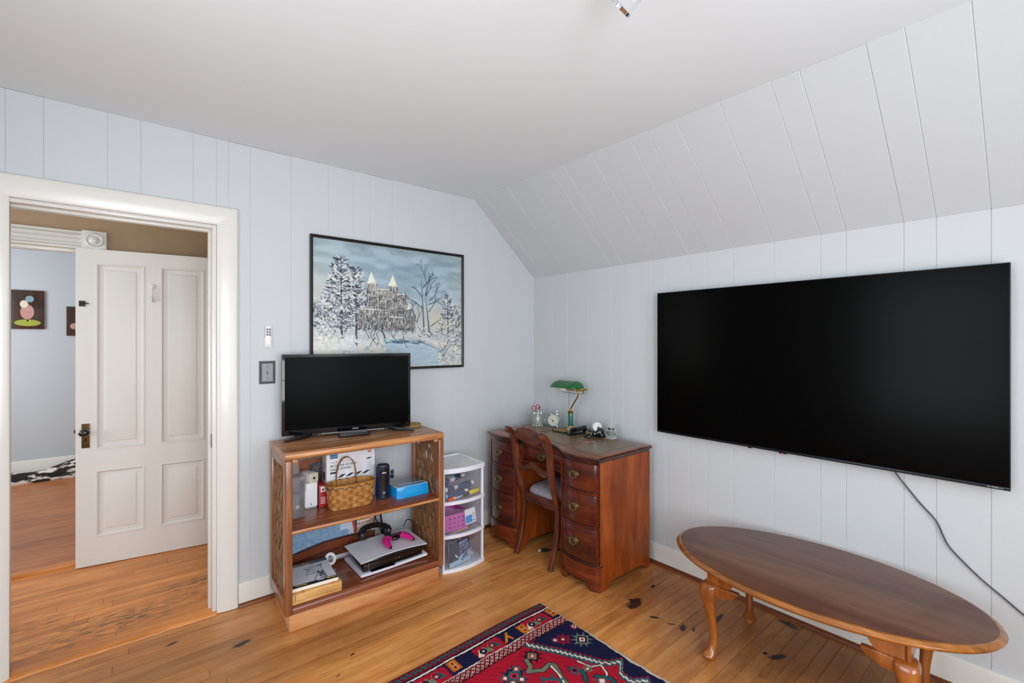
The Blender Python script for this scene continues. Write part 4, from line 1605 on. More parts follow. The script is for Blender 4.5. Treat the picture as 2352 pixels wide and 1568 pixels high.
    # bare trees
    def branch(x, y, a, l, w, dep, c):
        x1, y1 = x + l * math.cos(a), y + l * math.sin(a)
        p_, q_ = Q(x, y), Q(x1, y1)
        r.stroke(p_[0], p_[1], q_[0], q_[1], w, c, .92, w * .65)
        if dep > 0:
            for k in range(rd.choice((2, 2, 3))):
                branch(x1, y1, a + rd.uniform(-.75, .75), l * rd.uniform(.5, .8), w * .6, dep - 1, c)
    for (x0, y0, x1, y1) in ((1205, 520, 1240, 1110), (1250, 700, 1300, 1110), (1300, 540, 1260, 720)):
        a, b = Q(x0, y0), Q(x1, y1)
        r.stroke(a[0], a[1], b[0], b[1], 1.2, (70, 84, 110), .95, 7)
        r.stroke(a[0] + .8, a[1], b[0] + 2, b[1], .6, (206, 212, 222), .8, 2)
    for (x, y, a) in ((1210, 740, -2.2), (1215, 860, -2.5), (1265, 720, -1.0), (1300, 780, -.7), (1225, 640, -.8), (1290, 820, -.3), (1320, 1050, -.6), (1140, 960, -2), (1150, 1020, -1.2), (1270, 600, -1.9), (1290, 900, -.9)):
        branch(x, y, a, rd.uniform(70, 120), 2.6, 3, (52, 60, 78))
    for i in range(14):
        branch(rd.uniform(640, 1080), rd.uniform(1120, 1290), -math.pi / 2 + rd.uniform(-.9, .9), rd.uniform(40, 80), 1.8, 2, (44, 48, 58))
    # fir on the right, bank
    for i in range(420):
        t = rd.random() ** .8
        y = 720 + 420 * t
        sd = rd.choice((-1, 1))
        rch = 120 * (.12 + t) * rd.random()
        p_ = Q(1520 + sd * rch, y + rch * .2 - 10)
        c = rd.choice(snow) if rd.random() < .5 else rd.choice(darks + mids)
        a_ = (math.pi if sd < 0 else 0) - sd * rd.uniform(-.2, .8)
        l = rd.uniform(4, 11)
        r.stroke(p_[0], p_[1], p_[0] + l * math.cos(a_), p_[1] + l * math.sin(a_), rd.uniform(1.5, 3.6), c, .85, .8)
    a, b = Q(1520, 740), Q(1525, 1180)
    r.stroke(a[0], a[1], b[0], b[1], 1.5, (44, 50, 62), .9, 4)
    dab(1640, 930, 40, 70, 130, snow + darks + mids, 10, 3.5, -1.0)
    dab(1600, 1180, 80, 50, 130, snow + mids, 14, 5)
    dab(1560, 1370, 80, 60, 200, [(150, 160, 166), (186, 196, 200), (120, 134, 146), (212, 216, 214)], 12, 4)
    dab(1180, 1075, 30, 20, 40, snow + mids, 10, 4)
    dab(1300, 1140, 90, 15, 60, snow + mids + darks[:2], 12, 3, .2)
    for (pp) in ([(1700, 1120), (1540, 1190), (1470, 1290), (1400, 1330)], [(1700, 1250), (1560, 1240), (1480, 1340), (1430, 1440)], [(1180, 1215), (1330, 1270), (1420, 1300)]):
        for p_, q_ in zip(pp, pp[1:]):
            a, b = Q(*p_), Q(*q_)
            r.stroke(a[0], a[1], b[0], b[1], 2.0, (50, 54, 64), .8, 1.2)
    r.a += (r.nr.rand(H_, W_, 1).astype(np.float32) - .5) * .05
    return r


cv = winter()
M_paint = vcol('oil_paint', 0.5, 0.3, .15, 500)
iw, ih = pw - fw_ + .002, ph - fw_ + .002
cv.sheet('canvas', M_paint, PIC, lambda u, v: ((u * 2 - 1) * iw, np.full_like(u, -0.013), (1 - 2 * v) * ih))
MB().box(-iw, iw, -0.0125, -0.001, -ih, ih).build('backing', M_frame, PIC)

# ================================================================== wall remote and switch plate
M_wplast = plain('white_plastic', (232, 232, 230), 0.35)
WR = thing('fan_remote', 'white ceiling fan remote in its holder on the wall above the switch', 'remote control', (-2.004, -0.0008, 1.442))
MB().box(-0.019, 0.019, -0.012, 0, -0.062, -0.002).build('holder', M_wplast, WR, bevel=0.004, segs=3)
rb = MB().box(-0.016, 0.016, -0.018, -0.004, -0.054, 0.060).build('remote_body', M_wplast, WR, bevel=0.006, segs=3)
MB().box(-0.0130, 0.0130, -0.0186, -0.0175, 0.002, 0.046).build('button_pad', plain('grey_pad', (200, 202, 204), .5), rb)
M_icon = plain('dark_icon', (90, 94, 98), .6)
for i in range(2):
    for j in range(3):
        MB().lathe([(0.0, 0.0), (0.0045, 0.0), (0.0045, -0.001), (0.0028, -.0012), (0.0, -.0008)], 14, (-0.0065 + i * 0.013, -0.0184, 0.009 + j * 0.0145), axis='Y').build('button', M_icon, rb)
SW = thing('switch_plate', 'pewter light switch plate with a stepped rope border beside the door casing', 'light switch', (-2.0075, -0.0008, 1.243))
M_pew = plain('brushed_pewter', (132, 134, 136), 0.5, 0.6, var=.15, vscale=40)
M_pewd = plain('dark_pewter', (96, 98, 100), 0.4, 0.85)
o_ = MB()
def rect(i, y):
    return [(-0.0405 + i, y, -0.063 + i), (0.0405 - i, y, -0.063 + i), (0.0405 - i, y, 0.063 - i), (-0.0405 + i, y, 0.063 - i)]
o_.loft([rect(0, 0), rect(0, -0.003), rect(.002, -.005), rect(.004, -.005), rect(.0055, -.0035), rect(.008, -.0075), rect(.010, -.0075), rect(.012, -.005), rect(.0135, -.0045)])
o_.build('plate_border', M_pewd, SW, smooth=20)
MB().loft([rect(.0130, -.001), rect(.0130, -.0050), rect(.0140, -.0056)]).build('plate', M_pew, SW, smooth=20)
MB().hexa([(-.004, -.005, -.010), (.004, -.005, -.010), (.004, -.005, .010), (-.004, -.005, .010), (-.0035, -.013, -.002), (.0035, -.013, -.002), (.0035, -.010, .008), (-.0035, -.010, .008)]).build('toggle', M_pew, SW)
for z in (-.030, .030):
    MB().lathe([(0.0035, 0), (.003, -.002), (0, -.0025)], 12, (0, -.0055, z), axis='Y').build('screw', M_pewd, SW)
ow = thing('wall_outlet', 'small grey outlet plate on the wall behind the blue pack', 'outlet', (-1.27, -0.0008, 0.545))
MB().box(-0.016, 0.016, -0.005, 0, -0.030, 0.030).build('plate', M_pew, ow, bevel=.002)
for z in (-.014, .014):
    MB().lathe([(0.008, 0), (.008, -.002), (0, -.002)], 16, (0, -.005, z), axis='Y').build('socket', M_blk, ow)

# ================================================================== rug
def rug_paint():
    # local metres: a along -x from the corner, b along -y; 1 px = 3.2 mm
    A, B, S = 1.55, 0.98, 0.0032
    W_, H_ = int(A / S), int(B / S)
    r = Raster(W_, H_, (150, 24, 40), 4)
    rd = random.Random(8)
    a = r.xx * S
    b = r.yy * S
    red, dred, navy, teal, wht, org, oli, blk = (170, 24, 44), (118, 22, 36), (26, 26, 58), (24, 88, 92), (222, 212, 196), (220, 120, 34), (112, 122, 100), (22, 20, 26)

    def band(b0, b1, c):
        r.mix(((b >= b0) & (b < b1)).astype(np.float32), c)
    wob = (r.noise(16, 16, 3) - .5) * .006
    b = b + wob
    band(-.1, 0.007, blk)
    band(0.007, 0.054, dred)
    ph_ = (a % 0.024) / 0.024
    t1 = (np.abs(ph_ - .5) < .24) & (b > .014) & (b < .030)
    t2 = (np.abs(((a + .008) % 0.024) / 0.024 - .5) < .20) & (b > .026) & (b < .041)
    r.mix((t1 | t2).astype(np.float32), teal)
    band(0.050, 0.058, navy)
    band(0.0585, 0.0665, wht)
    band(0.0665, 0.072, blk)
    band(0.072, 0.158, navy)
    # main border: blocks of red with serrated sides, motifs
    per = 0.30
    k = (a % per)
    ser = 0.010 * np.abs(((b * 1000) % 16) / 8 - 1)
    r.mix((((k > .055 + ser) & (k < .215 - ser)) & (b > .075) & (b < .155)).astype(np.float32), red)

    def px(x):
        return x / S
    for i in range(6):
        o = i * per
        # orange comb leaf
        if i % 2 == 0:
            for (ca, cb) in ((o + .022, .105), (o + .225, .117)):
                for q in range(9):
                    r.stroke(px(ca - .022), px(cb - .030 + q * .0075), px(ca + .022), px(cb - .030 + q * .0075), 1.6, org)
                r.ell(px(ca), px(cb), px(.017), px(.034), org)
                r.stroke(px(ca), px(cb - .018), px(ca), px(cb + .018), 2.4, navy)
                r.stroke(px(ca - .006), px(cb), px(ca + .006), px(cb), 1.5, wht)
        else:
            r.stroke(px(o + .01), px(.09), px(o + .05), px(.14), 4, org)
            r.stroke(px(o + .01), px(.14), px(o + .02), px(.10), 3, org)
        for (ca, cb, c1, c2) in ((o + .115, .112, teal, red), (o + .170, .118, oli, navy)):
            r.poly([(px(ca - .040), px(cb + .024)), (px(ca - .012), px(cb - .030)), (px(ca + .004), px(cb + .020))], c1)
            r.poly([(px(ca + .010), px(cb - .024)), (px(ca + .040), px(cb + .02)), (px(ca + .012), px(cb + .030))], wht if c1 == oli else oli)
            r.ell(px(ca), px(cb), px(.018), px(.018), blk)
            r.ell(px(ca), px(cb), px(.015), px(.015), c2)
            r.ell(px(ca), px(cb), px(.009), px(.009), teal)
            r.ell(px(ca), px(cb), px(.005), px(.005), wht)
    band(0.156, 0.161, wht)
    band(0.161, 0.207, dred)
    # lattice of pale diamonds
    dd1 = ((a + b * .9) % 0.0265) / 0.0265
    dd2 = ((a - b * .9) % 0.0265) / 0.0265
    lat = (np.abs(dd1 - .5) < .30) & (np.abs(dd2 - .5) < .30) & (b > .163) & (b < .206)
    r.mix(lat.astype(np.float32), wht)
    cr = (np.abs(dd1 - .5) < .07) | (np.abs(dd2 - .5) < .07)
    r.mix((lat & cr).astype(np.float32), dred)
    band(0.207, 0.213, blk)
    # field
    fld = b >= 0.213
    r.mix(fld.astype(np.float32), red)
    r.mix((fld & (r.noise(40, 30, 9) > .6)).astype(np.float32) * .25, (150, 16, 40))
    # navy corner and zigzag
    zig = [(0.285, .213), (0.19, .365), (0.10, .53), (0.035, .56), (0.105, .61), (0.11, .66), (0.05, .70), (0.12, .78), (0.20, .86), (0.30, .98)]
    r.poly([(-5, px(.213))] + [(px(x), px(y)) for x, y in zig] + [(-5, px(1.0))], navy)
    fine = []
    for (x0, y0), (x1, y1) in zip(zig, zig[1:]):
        L_ = math.hypot(x1 - x0, y1 - y0)
        m_ = max(2, int(L_ / .011))
        for q in range(m_):
            t = q / m_
            s_ = .005 if q % 2 else -.005
            fine.append((x0 + (x1 - x0) * t + s_ * .8, y0 + (y1 - y0) * t + s_))
    for off, c, w in ((-.012, (140, 26, 46), 2.5), (.016, teal, 3.2), (.003, wht, 3.0), (-.005, teal, 2.0)):
        for (x0, y0), (x1, y1) in zip(fine, fine[1:]):
            r.stroke(px(x0 + off), px(y0 + off * .4), px(x1 + off), px(y1 + off * .4), w, c)

    def gul(ca, cb, s_, cols, teeth=10):
        for q in range(teeth):
            an = q / teeth * 2 * math.pi
            r.stroke(px(ca), px(cb), px(ca + s_ * 1.25 * math.cos(an)), px(cb + s_ * 1.25 * math.sin(an)), px(s_ * .5), cols[0], 1, 1.0)
        for q, c in enumerate(cols):
            rr_ = s_ * (1 - q * .26)
            r.poly([(px(ca - rr_), px(cb)), (px(ca), px(cb - rr_)), (px(ca + rr_), px(cb)), (px(ca), px(cb + rr_))], c)
            r.ell(px(ca), px(cb), px(rr_ * .7), px(rr_ * .7), c)
    gul(.064, .354, .042, [oli, navy, wht, red])
    gul(.132, .296, .036, [red, navy, (170, 40, 60), wht], 8)
    gul(.022, .262, .018, [(180, 60, 80), wht, red], 6)
    gul(.165, .275, .014, [(180, 60, 80), wht], 6)
    gul(.322, .286, .038, [blk, oli, (190, 50, 70), wht, navy], 9)
    gul(.463, .325, .050, [navy, teal, (200, 40, 66), navy], 6)
    for (ca, cb) in ((.43, .30), (.50, .31), (.45, .36), (.49, .35)):
        gul(ca, cb, .022, [teal, red, wht], 6)
    # hooked arms of the medallion
    for pts_, c, w in (([(.36, .29), (.372, .33), (.40, .345), (.345, .38), (.300, .372), (.285, .39), (.31, .45), (.33, .52), (.40, .60)], oli, 6), ([(.30, .385), (.31, .44), (.335, .51), (.42, .62)], wht, 3),
                       ([(.19, .44), (.17, .50), (.13, .52), (.15, .57), (.20, .60), (.22, .66)], wht, 2.6), ([(.25, .45), (.22, .50), (.25, .54)], teal, 5), ([(.20, .55), (.16, .60), (.18, .66)], teal, 5)):
        for (x0, y0), (x1, y1) in zip(pts_, pts_[1:]):
            r.stroke(px(x0), px(y0), px(x1), px(y1), w + 2.2, blk)
        for (x0, y0), (x1, y1) in zip(pts_, pts_[1:]):
            r.stroke(px(x0), px(y0), px(x1), px(y1), w, c)
    gul(.38, .47, .060, [teal, (190, 30, 50), navy, wht], 8)
    gul(.24, .47, .026, [teal, red, navy], 7)
    gul(.19, .50, .020, [oli, blk, wht], 6)
    gul(.20, .585, .030, [teal, (200, 60, 80), wht], 7)
    for i in range(26):
        gul(rd.uniform(.45, 1.5), rd.uniform(.30, .95), rd.uniform(.02, .05), rd.sample([teal, navy, oli, (200, 40, 66), wht, dred], 4), rd.choice((6, 8, 10)))
    # worn edge: the foundation shows
    wn = r.noise(7, 5, 12)
    fr = np.clip(1 - a / (0.010 + .030 * np.clip((r.yy * S - .33) * 3, 0, 1) * r.noise(22, 30, 14)), 0, 1)
    r.mix(((fr * 1.2 + wn * .6) > .95).astype(np.float32) * (r.yy * S > .30), (214, 200, 176))
    r.a *= (0.90 + .2 * r.nr.rand(H_, W_, 1).astype(np.float32))
    return r, A, B


rg, RA, RB_ = rug_paint()
RUG = thing('oriental_rug', 'red and navy oriental rug with a worn frayed end on the wooden floor', 'rug', (-0.896, -1.022, 0.0))
M_rug = vcol('wool_pile', 0.95, 0.1, 0.9, 700)
def rug_pos(u, v):
    a, b = u * RA, v * RB_
    edge = np.minimum(np.minimum(a, b), np.minimum(RA - a, 9))
    z = 0.010 - 0.006 * np.exp(-edge / .006) + .0010 * np.sin(a * 190) * np.sin(b * 170)
    wav = 0.004 * np.sin(b * 9) + .0016 * np.sin(b * 61)
    wav2 = 0.004 * np.sin(a * 6.0)
    return (-a + wav * np.exp(-a / .3), -b + wav2 * np.exp(-b / .3) - .018 * np.clip(a - .2, 0, 9), z)
rg.sheet('pile', M_rug, RUG, rug_pos)
M_fr = plain('pale_rug_foundation', (206, 192, 168), 0.95, bump=.5, bscale=300)
m = MB()
rings = []
for i in range(60):
    b = i / 59 * RB_
    x = 0.004 * math.sin(b * 9) + .0016 * math.sin(b * 61)
    wf = .004 + (.010 if b > .33 else 0) + .002 * math.sin(i * 2.1)
    rings.append([(x - .006, -b, 0.0005), (x + wf, -b, 0.0005), (x + wf * .7, -b, 0.004), (x - .004, -b, 0.0085)])
m.loft(rings)
m.build('frayed_end', M_fr, RUG)

# ================================================================== things on the bookcase shelves
ZS, ZB = 0.498, 0.128          # shelf and bottom board
RC = R(-2.5)
M_print_dk = plain('dark_print', (40, 44, 52), 0.6)
M_print_bl = plain('blue_print', (20, 104, 160), 0.5)
M_print_wh = plain('white_print', (240, 240, 240), 0.5)
M_print_or = plain('orange_print', (196, 92, 36), 0.5)

# --- clear acrylic organiser
M_acr = clear('clear_acrylic', (240, 240, 246), 0.20, 0.05)
x, y, _ = cab(0.066, 0.165)
AC = thing('acrylic_organiser', 'clear acrylic box organiser at the left end of the shelf', 'organiser', (x, y, ZS), RC)


def acr_box(x0, x1, y0, y1, z0, z1, name, t=0.0025, lid=False):
    m = MB()
    m.box(x0, x1, y0, y1, z0, z0 + t)
    m.box(x0, x0 + t, y0, y1, z0 + t, z1)
    m.box(x1 - t, x1, y0, y1, z0 + t, z1)
    m.box(x0 + t, x1 - t, y0, y0 + t, z0 + t, z1)
    m.box(x0 + t, x1 - t, y1 - t, y1, z0 + t, z1)
    if lid:
        m.box(x0, x1, y0, y1, z1, z1 + t)
    return m.build(name, M_acr, AC, bevel=.0006, segs=1)


acr_box(-0.020, 0.062, -0.005, 0.13, 0.0, 0.128, 'lower_drawer', lid=True)
acr_box(-0.022, 0.064, -0.022, 0.12, 0.136, 0.215, 'upper_drawer', lid=True)
acr_box(-0.020, 0.040, 0.03, 0.12, 0.222, 0.290, 'top_box')
MB().lathe([(0.003, 0), (.003, -.008), (.009, -.010), (.010, -.013), (0, -.015)], 14, (0.022, -0.005, 0.062), axis='Y').build('knob', clear('clear_knob', (235, 235, 240), .5, .05), AC)

# --- white hub with a camera on top
M_wht = plain('satin_white_plastic', (236, 236, 240), 0.35)
x, y, _ = cab(0.186, 0.300)
HUB = thing('camera_hub', 'white square hub standing beside the acrylic organiser', 'hub', (x, y, ZS), R(-5))
MB().box(-0.034, 0.034, -0.034, 0.034, 0.006, 0.140).build('hub_body', M_wht, HUB, bevel=0.007, segs=3)
MB().box(-0.028, 0.028, -0.028, 0.028, 0.0, 0.006).build('hub_foot', plain('grey_foot', (150, 152, 156), .6), HUB)
MB().lathe([(0.0045, 0), (0.0045, -.0006), (.003, -.0006), (.003, 0)], 16, (0, -0.0342, 0.024), axis='Y').build('hub_mark', plain('pale_grey_mark', (176, 178, 184), .5), HUB)
CAMR = thing('security_camera', 'small white security camera with a round lens resting on the white hub', 'camera', (x - 0.006, y + 0.002, ZS + 0.140), R(16))
MB().box(-0.029, 0.029, -0.046, 0.050, 0.0, 0.056).build('camera_body', M_wht, CAMR, bevel=0.017, segs=4)
fc = MB().box(-0.027, 0.027, -0.0485, -0.043, 0.002, 0.054).build('camera_face', plain('cream_face', (222, 218, 200), .4), CAMR, bevel=.0022)
MB().lathe([(0.018, 0), (0.018, -.003), (.016, -.004), (.009, -.0035), (0, -.003)], 24, (0, -0.0485, 0.028), axis='Y').build('lens_ring', plain('cream_ring', (206, 200, 182), .4), CAMR)
MB().lathe([(0.007, 0), (0.006, -.0022), (0, -.003)], 18, (0, -0.0518, 0.028), axis='Y').build('lens', M_knob, CAMR)
for sx_ in (-1, 1):
    for sz_ in (-1, 1):
        MB().lathe([(0.0017, 0), (.0015, -.0006), (0, -.0008)], 8, (sx_ * .020, -0.0485, 0.028 + sz_ * .019), axis='Y').build('screw_dot', M_print_dk, CAMR)

# --- big white product box
x, y, _ = cab(0.270, 0.283)
BX = thing('camera_box', 'tall white product box with a blue logo printed with camera pictures', 'box', (x, y, ZS), RC)
bw, bd, bh = 0.280, 0.092, 0.318
M_card = plain('white_carton', (232, 232, 236), 0.5)
MB().box(0, bw, 0, bd, 0.0, bh).build('carton', M_card, BX, bevel=.0015)
MB().box(-0.0006, 0.0002, 0.001, bd - .001, 0.003, 0.098).build('side_band', plain('navy_band', (34, 50, 82), .5), BX)
MB().box(-0.0006, 0.0002, 0.028, 0.068, 0.128, 0.172).build('side_picture', plain('dim_house_print', (84, 80, 74), .6, var=.6, vscale=120), BX)
for k in range(6):
    MB().box(-0.0004, 0.0002, 0.015, 0.075, 0.225 - k * .007, 0.227 - k * .007).build('side_text_line', plain('grey_text', (150, 150, 156), .6) if k == 0 else bpy.data.materials['grey_text'], BX)
MB().box(0.024, 0.066, -0.0006, 0.0002, 0.262, 0.304).build('logo_square', M_print_bl, BX)
text('eufy', 0.022, M_print_wh, BX, (0.027, -0.0008, 0.284))
text('SECURITY', 0.0078, M_print_wh, BX, (0.0275, -0.0008, 0.270))
text('WIRE-FREE', 0.0085, M_print_bl, BX, (0.0245, -0.0006, 0.236))
text('SECURITY CAMERA WITH', 0.0075, bpy.data.materials['grey_text'], BX, (0.075, -0.0006, 0.2365))
text('4K ULTRA HD AND', 0.0172, M_print_dk, BX, (0.0245, -0.0006, 0.214), bold=.0002)
text('SOLAR POWER', 0.0172, M_print_dk, BX, (0.0245, -0.0006, 0.194), bold=.0002)
MB().box(0.024, 0.066, -0.0005, 0.0002, 0.176, 0.186).build('print_tag', M_print_dk, BX, bevel=.0002, segs=1)
for k in range(4):          # printed solar panels and cameras
    x0 = 0.062 + k * 0.047
    MB().prism([(x0, 0.150), (x0 + 0.026, 0.150), (x0 + 0.052, 0.166), (x0 + .028, 0.166)], -0.0006, 0.0002, 'Y').build('printed_panel', M_print_dk, BX)
for k in range(3):
    MB().lathe([(0.0155, 0.0002), (0.0155, -.0006), (0, -.0006)], 20, (0.076 + k * .042, 0, 0.126), axis='Y').build('printed_camera', M_print_dk, BX)
    MB().lathe([(0.007, 0), (0.007, -.0009), (0, -.0009)], 16, (0.078 + k * .042, 0, 0.127), axis='Y').build('printed_lens', bpy.data.materials['grey_text'], BX)
MB().prism([(0.226, 0.232), (0.252, 0.232), (0.268, 0.240), (0.242, 0.240)], -0.0006, 0.0002, 'Y').build('printed_panel', M_print_dk, BX)
MB().box(0.232, 0.262, -0.0004, 0.0002, 0.156, 0.214).build('printed_hub', plain('pale_grey_print', (212, 214, 222), .5), BX)
MB().prism([(0.240, 0.296), (0.240, 0.275), (0.251, 0.268), (0.262, 0.275), (0.262, 0.296)], -0.0006, 0.0002, 'Y').build('shield_badge', M_print_or, BX)
for k in range(3):
    MB().box(0.2435, 0.2585, -0.0008, -.0004, 0.289 - k * .005, 0.2915 - k * .005).build('badge_line', M_print_wh, BX)
for c_ in list(BX.children):
    if c_.name.split('.')[0] not in ('carton', 'side_band', 'side_picture', 'side_text_line'):
        c_.location.z -= 0.012
        c_.location.x -= 0.004

# --- red carton behind the basket
x, y, _ = cab(0.222, 0.250)
RB2 = thing('red_carton', 'small red carton with dark picture sides behind the wicker basket', 'box', (x, y, ZS), R(-2.5))
MB().box(0, 0.042, 0.0, 0.10, 0, 0.120).build('carton', plain('red_carton_print', (178, 30, 36), .4), RB2, bevel=.0012)
MB().box(-0.0006, 0.0002, 0.004, 0.096, 0.004, 0.112).build('side_picture', plain('dark_photo_print', (60, 44, 44), .45, var=.9, vscale=45), RB2)
MB().box(0.008, 0.034, -0.0006, 0.0002, 0.084, 0.114).build('white_panel', M_print_wh, RB2)
MB().box(0.014, 0.026, -0.0009, 0.0, 0.090, 0.102).build('red_mark', plain('red_mark', (180, 24, 30), .5), RB2)
for k in range(5):
    MB().box(0.008, 0.034, -0.0006, 0.0002, 0.020 + k * .008, 0.0225 + k * .008).build('text_line', M_print_wh, RB2)

# --- woven splint basket
M_spl = wood('ash_splint', (140, 88, 36), (178, 122, 60), (200, 146, 82), 0.45, 'Z', 60, 3)
M_spl2 = wood('ash_splint_dark', (112, 66, 24), (150, 96, 42), (176, 120, 62), 0.45, 'Z', 80, 8)
x, y, _ = cab(0.372, 0.183)
BK = thing('splint_basket', 'woven splint basket with a tall hoop handle and painted leaf border', 'basket', (x, y, ZS), RC)
NB = 96


def bk_pt(t, h, off=0.0):
    """point on the basket wall; t 0..1 round, h height"""
    k = h / 0.135
    hx, hy = 0.112 + 0.018 * k + off, 0.050 + 0.014 * k + off
    a = 2 * math.pi * t
    ca, sa = math.cos(a), math.sin(a)
    q = 4.2 - 1.4 * k
    r_ = (abs(ca) ** q + abs(sa) ** q) ** (-1 / q)
    return (hx * ca * r_, hy * sa * r_, h)


NS = 24
for row in range(5):        # weavers go over and under the stakes
    h0 = 0.004 + row * 0.0205
    rings = []
    for i in range(NB):
        t = i / NB
        o_ = 0.0022 * (1 if True else 0) * math.sin(2 * math.pi * t * NS / 2 + (math.pi if row % 2 else 0))
        rings.append([bk_pt(t, h0, o_ - .0011), bk_pt(t, h0 + .0195, o_ - .0011), bk_pt(t, h0 + .0195, o_ + .0011), bk_pt(t, h0, o_ + .0011)])
    rings.append(rings[0])
    MB().loft(rings, False, False).build('weaver', M_spl, BK, smooth=30)
for k in range(NS):
    t = (k + .5) / NS
    dt = 0.0125
    rings = []
    for j in range(5):
        h = 0.002 + j * 0.027
        rings.append([bk_pt(t - dt, h, -.001), bk_pt(t + dt, h, -.001), bk_pt(t + dt, h, .0004), bk_pt(t - dt, h, .0004)])
    MB().loft(rings).build('stake', M_spl2, BK, smooth=30)
MB().loft([[bk_pt(i / NB, 0.0, -.002) for i in range(NB)], [bk_pt(i / NB, 0.004, -.002) for i in range(NB)]]).build('basket_floor', M_spl2, BK)
for off, nm in ((.0036, 'rim_band'), (-.0036, 'inner_band')):
    rings = []
    for i in range(NB):
        t = i / NB
        rings.append([bk_pt(t, 0.106, off - .0013), bk_pt(t, 0.134, off - .0013), bk_pt(t, 0.135, off), bk_pt(t, 0.134, off + .0013), bk_pt(t, 0.106, off + .0013)])
    rings.append(rings[0])
    MB().loft(rings, False, False).build(nm, M_spl, BK, smooth=30)
hp = []
for i in range(31):
    a = math.pi * i / 30
    hp.append((0.056 * math.cos(a) - .006, 0.0, 0.118 + 0.143 * (math.sin(a) ** 0.75)))
hp = [(0.050, 0.0, 0.09)] + hp + [(-0.062, 0.0, 0.09)]
# the hoop straddles the basket from the front rim to the back rim side
hoop = MB()
hoop.sweep([(p_[0], 0.056, p_[2]) for p_ in hp], [(-.0022, -.0095), (.0022, -.0095), (.0022, .0095), (-.0022, .0095)], 1.0, up=(0, 0, 1))
hoop.build('hoop_handle', M_spl2, BK, smooth=30)
M_leafp = plain('navy_leaf_paint', (26, 46, 60), .6)
lf = None
lr = random.Random(3)
for k in range(34):
    t = 0.495 + 0.36 * k / 33
    t = t % 1
    h = 0.120 + 0.006 * math.sin(k * 1.3)
    px_, py_, pz_ = bk_pt(t, h, .0055)
    ex, ey, _ = bk_pt(t + .004, h, .0055)
    a = math.atan2(ey - py_, ex - px_)
    if lf is None:
        lf = MB().lathe([(0, -.0004), (1, -.0002), (1, .0002), (0, .0004)], 10, sx=.0052, sy=.0030, axis='Y').build('painted_leaf', M_leafp, BK)
        o = lf
    else:
        o = copy_part(lf, BK)
    o.location = (px_, py_, pz_)
    o.rotation_euler = (0, R(lr.uniform(0, 180)), a)

# --- blue speaker
x, y, _ = cab(0.564, 0.196)
SP = thing('bluetooth_speaker', 'dark blue cylindrical speaker with a black oval front panel', 'speaker', (x, y, ZS), R(-14))
M_spk = plain('navy_speaker_cloth', (24, 38, 74), 0.5, bump=.2, bscale=900)
MB().lathe([(0.030, 0), (0.036, .003), (0.0385, .010), (0.0390, .10), (0.0385, .186), (0.0365, .192), (0.033, .194), (0.031, .190), (0.0, .189)], 40).build('speaker_body', M_spk, SP)
pnl = MB()
rings = []
for i in range(25):
    a0 = -math.pi / 2 + (i - 12) / 12 * 0.60
    u = (i - 12) / 12
    hh = 0.068 + 0.020 * math.sqrt(max(0, 1 - u * u)) - .0
    c_, s_ = math.cos(a0), math.sin(a0)
    rings.append([(0.0392 * c_, 0.0392 * s_, 0.098 - hh), (0.0392 * c_, 0.0392 * s_, 0.098 + hh), (0.0402 * c_, 0.0402 * s_, 0.098 + hh), (0.0402 * c_, 0.0402 * s_, 0.098 - hh)])
pnl.loft(rings)
pp_ = pnl.build('front_panel', plain('speaker_panel', (12, 12, 14), .3), SP, smooth=30)
for k in range(6):
    MB().ball((-0.0105 + k * .0042, -0.0404, 0.1545 + .0012 * (k % 2)), .0024, 8, 6, (1, .4, 1.2 + .4 * (k % 3))).build('script_mark', M_ltext, SP)
MB().lathe([(0.009, 0), (0.009, -.0012), (0.007, -.0016), (0.007, -.0012), (0, -.0012)], 20, (0, -0.0398, 0.040), axis='Y').build('button_ring', plain('dim_blue', (70, 84, 110), .4), SP)
text('x', 0.016, M_ltext, SP, (0, -0.0413, 0.0365), align='CENTER')
MB().tube([(0.034 * math.cos(a / 36 * 2 * math.pi), 0.034 * math.sin(a / 36 * 2 * math.pi), 0.1935) for a in range(36)], 0.0012, 6, closed=True).build('rim_ring', plain('silver_ring', (200, 204, 214), .15, .9), SP)

# --- blue shrink-wrapped pack
x, y, _ = cab(0.610, 0.104)
PK = thing('blue_pack', 'shrink-wrapped bright blue pack with a white bordered label', 'pack', (x, y, ZS), RC)
M_bpack = plain('bright_blue_film', (20, 146, 214), 0.22, coat=.4, bump=.5, bscale=70, var=.12, vscale=14)
MB().hexa([(0, 0, 0), (0.206, 0, 0), (0.206, .165, 0), (0, .165, 0), (.003, .004, .066), (.203, .004, .066), (.203, .162, .060), (.003, .162, .060)]).build('pack_body', M_bpack, PK, bevel=.003)
MB().hexa([(.004, .005, .0655), (.202, .005, .0655), (.202, .068, .0632), (.004, .068, .0632), (.004, .005, .0668), (.202, .005, .0668), (.202, .068, .0644), (.004, .068, .0644)]).build('label_border', plain('pale_label', (214, 206, 214), .3), PK)
MB().hexa([(.018, .014, .066), (.190, .014, .066), (.190, .046, .0645), (.018, .046, .0645), (.018, .014, .0672), (.190, .014, .0672), (.190, .046, .0656), (.018, .046, .0656)]).build('label_panel', plain('teal_blue_label', (30, 150, 196), .3, var=.3, vscale=30), PK)
MB().hexa([(.004, .068, .063), (.202, .068, .063), (.202, .161, .0592), (.004, .161, .0592), (.004, .068, .0646), (.202, .068, .0646), (.202, .161, .0608), (.004, .161, .0608)]).build('clear_film', plain('grey_blue_film', (72, 92, 116), .12, coat=.5, var=.5, vscale=22, bump=.6, bscale=40), PK)
MB().lathe([(0.010, 0), (0.010, .0008), (0, .0008)], 18, (0.022, 0.056, 0.0650)).build('round_badge', plain('badge_red', (176, 60, 66), .4), PK)
